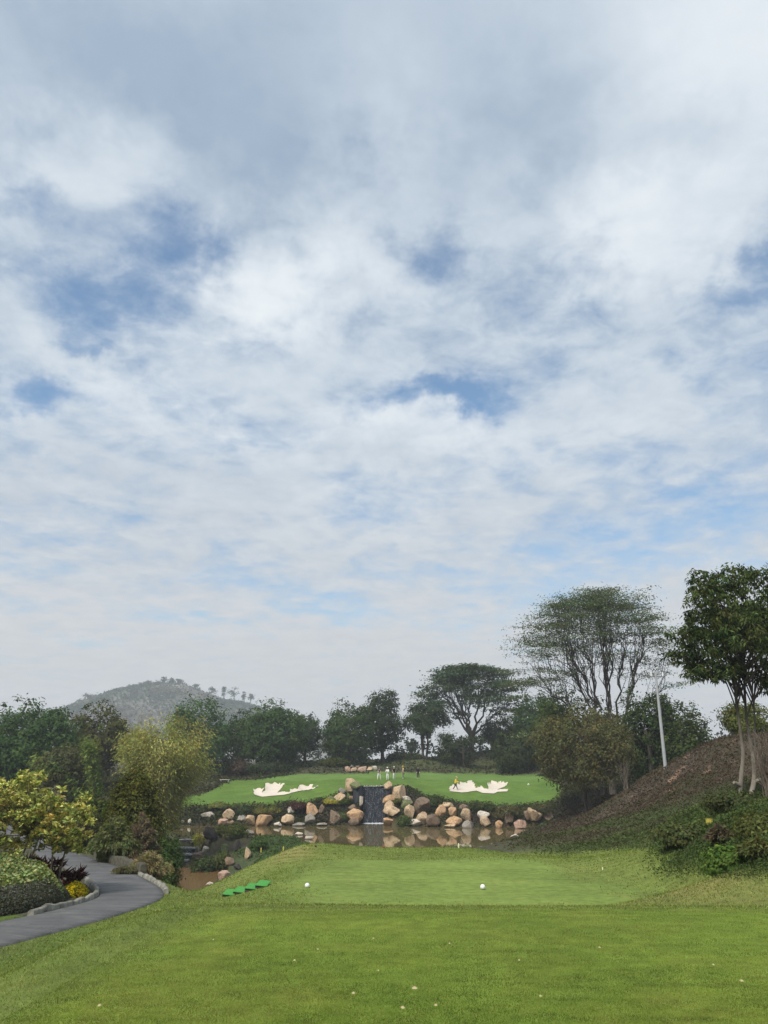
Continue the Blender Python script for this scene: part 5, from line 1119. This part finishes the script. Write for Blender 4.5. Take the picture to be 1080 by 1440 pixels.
def person(px, py_feet, label, rz, shirt, pants, hat=None, sleeves=True, pose='stand', ymin=90, shoe=(.7, .7, .7), longsleeve=False):
    g = hit(px, py_feet, ymin=ymin); root = empty('person', tuple(g), label, 'person', 'people on the green' if pose != 'bunker' else None, rz)
    if pose == 'bunker': root.location.z += .05
    # facing +y, right side +x
    P = dict(pelvis=(0, 0, .92), waist=(0, 0, 1.05), chest=(0, .01, 1.28), neckb=(0, 0, 1.44), neck=(0, .01, 1.52), headl=(0, .03, 1.60), head=(0, .03, 1.68), crown=(0, .02, 1.76))
    legs = {1: ((.09, 0, .88), (.12, .02, .48), (.13, -.02, .08)), -1: ((-.09, 0, .88), (-.12, .02, .48), (-.13, -.02, .08))}
    arms = {1: ((.19, 0, 1.40), (.25, .02, 1.13), (.22, .15, .93)), -1: ((-.19, 0, 1.40), (-.25, .02, 1.13), (-.22, .15, .93))}
    if pose == 'apart': legs = {1: ((.09, 0, .88), (.19, .04, .48), (.24, 0, .08)), -1: ((-.09, 0, .88), (-.19, .04, .48), (-.24, 0, .08))}; arms = {1: ((.19, .06, 1.38), (.21, .16, 1.12), (.05, .34, .95)), -1: ((-.19, .06, 1.38), (-.21, .16, 1.12), (-.03, .34, .95))}; 
    if pose == 'apart':
        for k in ('waist', 'chest', 'neckb', 'neck', 'headl', 'head', 'crown'): x, y, z = P[k]; P[k] = (x, y + (z - .92) * .28, z - (z - .92) * .04)
    if pose == 'hips': arms = {1: ((.19, 0, 1.40), (.38, -.05, 1.2), (.2, .05, 1.03)), -1: ((-.19, 0, 1.40), (-.25, .02, 1.13), (-.24, .12, .92))}
    if pose == 'fold': arms = {1: ((.19, 0, 1.40), (.27, .06, 1.14), (.02, .24, 1.16)), -1: ((-.19, 0, 1.40), (-.27, .06, 1.14), (-.02, .22, 1.22))}
    if pose == 'bunker':
        legs = {1: ((.09, 0, .88), (.12, .22, .50), (.13, .34, .08)), -1: ((-.09, 0, .88), (-.12, -.10, .48), (-.13, -.40, .10))}; arms = {1: ((.19, .1, 1.38), (.26, .22, 1.12), (.16, .45, 1.0)), -1: ((-.19, .1, 1.38), (-.25, .26, 1.14), (-.05, .5, 1.08))}
        for k in ('waist', 'chest', 'neckb', 'neck', 'headl', 'head', 'crown'): x, y, z = P[k]; P[k] = (x, y + (z - .92) * .22, z - (z - .92) * .03)
        legs = {k: tuple(v) for k, v in legs.items()}
    nm = list(P); V = [P[k] for k in nm]; E = [(i, i + 1) for i in range(len(nm) - 1)]; Rr = [(.145, .11), (.125, .10), (.155, .11), (.09, .075), (.052, .055), (.07, .085), (.078, .098), (.06, .075)]
    def chain(st, pts, rs):
        p = st
        for q, r_ in zip(pts, rs): V.append(tuple(q)); Rr.append((r_, r_)); E.append((p, len(V) - 1)); p = len(V) - 1
        return p
    V.append((0, P['head'][1] + .098, P['head'][2] - .03)); Rr.append((.014, .014)); E.append((nm.index('head'), len(V) - 1))      # nose
    for sx in (-1, 1): V.append((sx * .085, P['head'][1], P['head'][2] - .02)); Rr.append((.012, .02)); E.append((nm.index('head'), len(V) - 1))   # ears
    for sx in (1, -1):
        hp, kn, an = map(np.array, legs[sx]); e = chain(0, [hp, (hp + kn) / 2, kn, kn * .6 + an * .4, an], [.09, .085, .06, .058, .042]); chain(e, [an + (0, .08, -.045), an + (0, .16, -.05)], [.042, .034])
        sh, el, wr = map(np.array, arms[sx]); e = chain(nm.index('chest'), [sh, el, el * .5 + wr * .5, wr], [.06, .045, .042, .028]); d = unit(wr - el); side = unit(np.cross(d, (0, 0, 1)) + 1e-3)
        palm = wr + d * .07; e2 = chain(e, [palm], [.032])
        for f in range(4):
            o = side * (f - 1.5) * .02; ln = (.075, .088, .082, .06)[f]; chain(e2, [palm + o + d * .03, palm + o + d * (.03 + ln * .5) + np.array([0, 0, -.006]), palm + o * .9 + d * (.03 + ln * .85) + np.array([0, 0, -.028])], [.010, .009, .008])
        chain(e, [wr + d * .035 + side * .035 * sx, wr + d * .075 + side * .055 * sx + np.array([0, 0, -.012])], [.012, .010])
    skin_obj('body', V, E, Rr, SKIN, root, 2)
    # shirt
    SV = [P['pelvis'][:2] + (.94,), P['waist'], P['chest'], (P['neckb'][0], P['neckb'][1], P['neckb'][2] - .01)]; SE = [(0, 1), (1, 2), (2, 3)]; SR = [(.168, .135), (.155, .125), (.178, .13), (.10, .085)]
    for sx in (1, -1):
        sh, el, wr = map(np.array, arms[sx]); p = 2
        for q, r_ in [(sh, .078), (sh * .45 + el * .55, .066)] + ([(el, .056), (el * .4 + wr * .6, .052), (el * .12 + wr * .88, .045)] if longsleeve else []): SV.append(tuple(q)); SR.append((r_, r_)); SE.append((p, len(SV) - 1)); p = len(SV) - 1
    skin_obj('shirt', SV, SE, SR, shirt, root, 2, 1)
    TV = [(0, 0, .99), (0, 0, .90)]; TE = [(0, 1)]; TR = [(.158, .128), (.165, .13)]
    for sx in (1, -1):
        hp, kn, an = map(np.array, legs[sx]); p = 1
        for q, r_ in ((hp, .105), ((hp + kn) / 2, .098), (kn, .078), ((kn + an) / 2, .07), (an + (0, 0, .02), .062)): TV.append(tuple(q)); TR.append((r_, r_)); TE.append((p, len(TV) - 1)); p = len(TV) - 1
    skin_obj('trousers', TV, TE, TR, pants, root, 2, 1)
    hd = np.array(P['head'])
    for sx in (1, -1):
        an = np.array(legs[sx][2]); skin_obj('shoe', [an + (0, -.05, -.03), an + (0, .06, -.045), an + (0, .17, -.05)], [(0, 1), (1, 2)], [(.05, .048), (.054, .046), (.046, .034)], shoem, root, 2)
        bm = bmesh.new(); bmesh.ops.create_uvsphere(bm, u_segments=10, v_segments=8, radius=.012); bmesh.ops.translate(bm, vec=Vector(hd + (sx * .032, .088, .0)), verts=bm.verts); me = bpy.data.meshes.new('eye'); bm.to_mesh(me); bm.free(); me.materials.append(HAIR); link(bpy.data.objects.new('eye', me), root)
    bm = bmesh.new(); bmesh.ops.create_uvsphere(bm, u_segments=10, v_segments=8, radius=.02); bmesh.ops.scale(bm, vec=(1.2, .4, .3), verts=bm.verts); bmesh.ops.translate(bm, vec=Vector(hd + (0, .09, -.072)), verts=bm.verts); me = bpy.data.meshes.new('mouth'); bm.to_mesh(me); bm.free(); me.materials.append(REDM); link(bpy.data.objects.new('mouth', me), root)
    def dome(name, r_, off, mat, brim=0.):
        bm = bmesh.new(); bmesh.ops.create_uvsphere(bm, u_segments=20, v_segments=12, radius=1.); bmesh.ops.delete(bm, geom=[v for v in bm.verts if v.co.z < -.02 - (.55 if name == 'hair' else 0)], context='VERTS')
        if name == 'hair': bmesh.ops.delete(bm, geom=[v for v in bm.verts if v.co.y > .35 and v.co.z < .45], context='VERTS')
        bmesh.ops.scale(bm, vec=r_, verts=bm.verts); bmesh.ops.translate(bm, vec=Vector(hd + off), verts=bm.verts); me = bpy.data.meshes.new(name); bm.to_mesh(me); bm.free(); me.materials.append(mat); [setattr(p, 'use_smooth', True) for p in me.polygons]; o = link(bpy.data.objects.new(name, me), root); sf = o.modifiers.new('s', 'SOLIDIFY'); sf.thickness = .012
        if brim:
            mb = MB(); a = np.linspace(0, np.pi, 14); rad = brim; V = np.vstack([np.column_stack([r_[0] * .98 * np.cos(a), r_[1] * .98 * np.sin(a), 0 * a]), np.column_stack([r_[0] * 1.02 * np.cos(a), r_[1] * np.sin(a) + rad * np.sin(a), -.02 * np.sin(a)])]) + hd + off; i = np.arange(13); mb.add(V, np.stack([i, i + 1, i + 15, i + 14], 1)); b = mb.build('brim', mat, o); sf = b.modifiers.new('s', 'SOLIDIFY'); sf.thickness = .01
    dome('hair', (.094, .112, .118), (0, -.012, .012), HAIR)
    if hat is not None: dome('cap', (.103, .122, .10), (0, -.004, .04), hat, .09)
    return root
def cloth(name, c): return simple(name, c, .85, .15, var=.06, sc=9.)
CW, CK, CY, CD = cloth('white_cloth', (.78, .78, .76)), cloth('black_cloth', (.015, .016, .02)), cloth('yellow_cloth', (.80, .55, .06)), cloth('navy_cloth', (.03, .035, .05)); CC = cloth('cream_cloth', (.75, .58, .34)); CG = cloth('grey_cloth', (.12, .13, .15))
shoem = cloth('shoe_leather', (.5, .5, .48))
person(533, 1096.3, 'person in dark top and white trousers, feet apart, leftmost on the green', R(200), CG, CW, CG, pose='apart')
person(545, 1096.6, 'person dressed all in white standing on the green', R(150), CW, CW, CW, pose='fold', longsleeve=True)
person(554, 1095.8, 'person in black top, white trousers and white cap on the green', R(230), CK, CW, CW, pose='hips')
person(567, 1094.8, 'person in cream and yellow top with dark trousers on the green', R(90), CC, CG, CY, pose='stand')
person(588, 1094.8, 'person dressed all in black, apart at the right on the green', R(180), CK, CK, CK, pose='stand', longsleeve=True)
person(640.5, 1111.5, 'person in yellow shirt and dark trousers walking in the right bunker', R(-110), CY, CD, CC, pose='bunker', longsleeve=True)

# ------------------------------------------------------------------ sky, sun, haze, camera
SUN_EL, SUN_AZ = R(52), R(215)       # azimuth clockwise from +y (the view direction): behind, a little to the left
w = bpy.data.worlds.new('World'); SC.world = w; w.use_nodes = True; nt = w.node_tree
for n_ in list(nt.nodes): nt.nodes.remove(n_)
out = nt.nodes.new('ShaderNodeOutputWorld'); bg = nt.nodes.new('ShaderNodeBackground'); nt.links.new(bg.outputs[0], out.inputs[0])
SKYS = .10; bg.inputs['Strength'].default_value = SKYS
sky = nt.nodes.new('ShaderNodeTexSky'); sky.sky_type = 'NISHITA'; sky.sun_disc = False; sky.sun_elevation = SUN_EL; sky.sun_rotation = SUN_AZ; sky.dust_density = 1.5; sky.air_density = 1.; sky.ozone_density = 1.5
tc = nt.nodes.new('ShaderNodeTexCoord'); DIR = tc.outputs['Generated']
def M(op, a, b=None, clamp=False):
    n = nt.nodes.new('ShaderNodeMath'); n.operation = op; n.use_clamp = clamp
    for i, v in enumerate((a, b)):
        if v is None: continue
        if isinstance(v, (int, float)): n.inputs[i].default_value = v
        else: nt.links.new(v, n.inputs[i])
    return n.outputs[0]
def VM(op, a, b):
    n = nt.nodes.new('ShaderNodeVectorMath'); n.operation = op
    for i, v in enumerate((a, b)):
        if isinstance(v, (tuple, list)): n.inputs[i].default_value = v
        elif isinstance(v, (int, float)): n.inputs['Scale'].default_value = v
        else: nt.links.new(v, n.inputs[i])
    return n.outputs[0] if op != 'DOT_PRODUCT' else n.outputs['Value']
wn = noise(nt, 7., 4, .55, DIR); wv = VM('SUBTRACT', wn.outputs['Color'], (.5, .5, .5)); WD = VM('ADD', DIR, VM('SCALE', wv, .13))
wn2 = noise(nt, 26., 4, .6, DIR); WD = VM('ADD', WD, VM('SCALE', VM('SUBTRACT', wn2.outputs['Color'], (.5, .5, .5)), .075))
sp = nt.nodes.new('ShaderNodeSeparateXYZ'); nt.links.new(DIR, sp.inputs[0])
den = M('ADD', M('MAXIMUM', sp.outputs[2], 0.), .13)
cb = nt.nodes.new('ShaderNodeCombineXYZ'); nt.links.new(M('DIVIDE', sp.outputs[0], den), cb.inputs[0]); nt.links.new(M('DIVIDE', sp.outputs[1], den), cb.inputs[1]); Q = cb.outputs[0]
def blobs(lst):
    tot = None
    for px, py, rx, ry, amp in lst:
        d = np.array(pix(px, py, 1.)); d[2] -= EYE; d /= np.linalg.norm(d); r_ = np.cross(d, (0, 0, 1)); r_ /= np.linalg.norm(r_); u_ = np.cross(r_, d)
        a = M('DIVIDE', VM('DOT_PRODUCT', VM('SUBTRACT', WD, tuple(d)), tuple(r_)), rx / FPX * .85); b = M('DIVIDE', VM('DOT_PRODUCT', VM('SUBTRACT', WD, tuple(d)), tuple(u_)), ry / FPX * .85)
        q = M('MULTIPLY', M('EXPONENT', M('MULTIPLY', M('ADD', M('MULTIPLY', a, a), M('MULTIPLY', b, b)), -1.)), amp); tot = q if tot is None else M('ADD', tot, q)
    return tot
n1 = noise(nt, 2.6, 9, .6, Q, .25); n2 = noise(nt, .8, 4, .5, Q); n3 = noise(nt, 6.5, 8, .62, Q, .35); n4 = noise(nt, 15., 8, .6, Q, .5); hi = nt.nodes.new('ShaderNodeMapRange'); hi.interpolation_type = 'SMOOTHSTEP'; nt.links.new(sp.outputs[2], hi.inputs[0]); hi.inputs[1].default_value = .86; hi.inputs[2].default_value = .5; hi.inputs[3].default_value = .12; hi.inputs[4].default_value = 1.; N4 = M('ADD', M('MULTIPLY', M('SUBTRACT', n4.outputs['Fac'], .5), hi.outputs[0]), .5)
N3 = M('ADD', M('MULTIPLY', M('SUBTRACT', n3.outputs['Fac'], .5), M('ADD', M('MULTIPLY', hi.outputs[0], .6), .4)), .5)
lo_ = nt.nodes.new('ShaderNodeMapRange'); lo_.interpolation_type = 'SMOOTHSTEP'; nt.links.new(sp.outputs[2], lo_.inputs[0]); lo_.inputs[1].default_value = .24; lo_.inputs[2].default_value = .08; lo_.inputs[3].default_value = 0.; lo_.inputs[4].default_value = .13
gaps = blobs([(250,340,75,75,-.38),(140,420,100,60,-.34),(60,280,90,40,-.26),(600,365,75,55,-.34),(510,235,80,40,-.12),(1040,390,100,45,-.38),(820,430,70,30,-.16),(630,555,95,32,-.42),(70,545,80,28,-.38),(950,510,60,25,-.18),(1010,690,110,70,-.24),(900,770,120,60,-.16),(560,815,260,28,-.12),(400,860,160,22,-.16),(100,745,110,40,-.14),(660,880,120,22,-.13),(120,480,60,22,-.24),(210,120,120,60,-.05),
              (400,400,130,70,.14),(150,560,120,60,.10),(560,620,140,50,.15),(850,560,130,60,.12),(940,130,200,150,.2),(300,700,250,60,.12)])
cov = M('ADD', M('ADD', M('MULTIPLY', n1.outputs['Fac'], .95), M('ADD', M('MULTIPLY', N3, .5), M('MULTIPLY', N4, .3))), M('ADD', M('ADD', gaps, lo_.outputs[0]), -.15))
cov = M('ADD', cov, M('MULTIPLY', M('MAXIMUM', M('SUBTRACT', sp.outputs[2], .55), 0.), .9))
amt = nt.nodes.new('ShaderNodeMapRange'); amt.interpolation_type = 'SMOOTHSTEP'; nt.links.new(cov, amt.inputs[0]); amt.inputs[1].default_value = .30; amt.inputs[2].default_value = .84
brt = blobs([(1030,90,230,160,.40),(400,400,140,80,.42),(560,600,170,60,.30),(880,320,150,80,.25),(200,560,200,60,.25),(120,225,140,60,.22),(540,130,90,110,.16),(850,600,170,80,.15),(450,720,300,60,.08),(300,450,150,60,.2),
             (750,190,150,80,-.32),(380,240,120,80,-.24),(200,110,200,90,-.24),(960,190,70,50,-.2),(900,250,60,40,.1),(480,60,420,110,-.14),(100,800,300,120,-.05)])
bb_ = M('ADD', M('ADD', M('ADD', M('MULTIPLY', N3, .5), M('MULTIPLY', N4, .3)), M('MULTIPLY', n2.outputs['Fac'], .35)), M('ADD', brt, -.10), True)
cl_ = ramp(nt, bb_, [(.18, (.27, .345, .44)), (.5, (.42, .485, .555)), (.8, (.565, .615, .66)), (1., (.65, .69, .715))])
hz_ = nt.nodes.new('ShaderNodeMapRange'); hz_.interpolation_type = 'SMOOTHSTEP'; nt.links.new(sp.outputs[2], hz_.inputs[0]); hz_.inputs[1].default_value = .46; hz_.inputs[2].default_value = .06
lowc = mixcol(nt, n3.outputs['Fac'], (.45, .465, .49), (.61, .605, .595))
cl_ = mixcol(nt, M('MULTIPLY', hz_.outputs[0], .88), cl_, lowc)
cl10 = VM('SCALE', cl_, 1 / SKYS)
skyc = VM('MULTIPLY', sky.outputs[0], (1.0, 1.22, 1.26))
fin = nt.nodes.new('ShaderNodeMix'); fin.data_type = 'RGBA'; fin.clamp_factor = True; nt.links.new(amt.outputs[0], fin.inputs[0]); nt.links.new(skyc, fin.inputs[6]); nt.links.new(cl10, fin.inputs[7]); nt.links.new(fin.outputs[2], bg.inputs[0])

sl = bpy.data.lights.new('Sun', 'SUN'); sl.energy = 3.1; sl.angle = R(12); sl.color = (1., .95, .87); so = bpy.data.objects.new('Sun', sl); COL.objects.link(so)
d = Vector((math.sin(SUN_AZ) * math.cos(SUN_EL), math.cos(SUN_AZ) * math.cos(SUN_EL), math.sin(SUN_EL))); so.rotation_euler = d.to_track_quat('Z', 'Y').to_euler()

mh = bpy.data.materials.new('haze_air'); mh.use_nodes = True; hn = mh.node_tree
for n_ in list(hn.nodes): hn.nodes.remove(n_)
ho = hn.nodes.new('ShaderNodeOutputMaterial'); pv = hn.nodes.new('ShaderNodeVolumePrincipled'); pv.inputs['Color'].default_value = (.90, .95, 1., 1); pv.inputs['Density'].default_value = .0005; pv.inputs['Anisotropy'].default_value = .1
hn.links.new(pv.outputs[0], ho.inputs['Volume'])
mb = MB(); mb.box((-1300, -60, -12), (1300, 1500, 125)); hb = mb.build('haze', mh); tag(hb, 'thin pale haze in the air over the course', 'haze', kind='stuff')

cam = bpy.data.cameras.new('Camera'); co = bpy.data.objects.new('Camera', cam); COL.objects.link(co); cam.sensor_fit = 'VERTICAL'; cam.sensor_height = 24; cam.sensor_width = 18; cam.lens = 24 * FPX / 1440
co.location = (0, 0, EYE); co.rotation_euler = (math.pi / 2 + PITCH, 0, 0); cam.clip_start = .05; cam.clip_end = 5000; SC.camera = co
SC.view_settings.view_transform = 'Standard'; SC.view_settings.look = 'None'; SC.view_settings.exposure = .42; SC.view_settings.gamma = 1.
SC.cycles.max_bounces = 5; SC.cycles.diffuse_bounces = 2; SC.cycles.glossy_bounces = 3; SC.cycles.transmission_bounces = 3; SC.cycles.volume_bounces = 0; SC.cycles.use_denoising = True
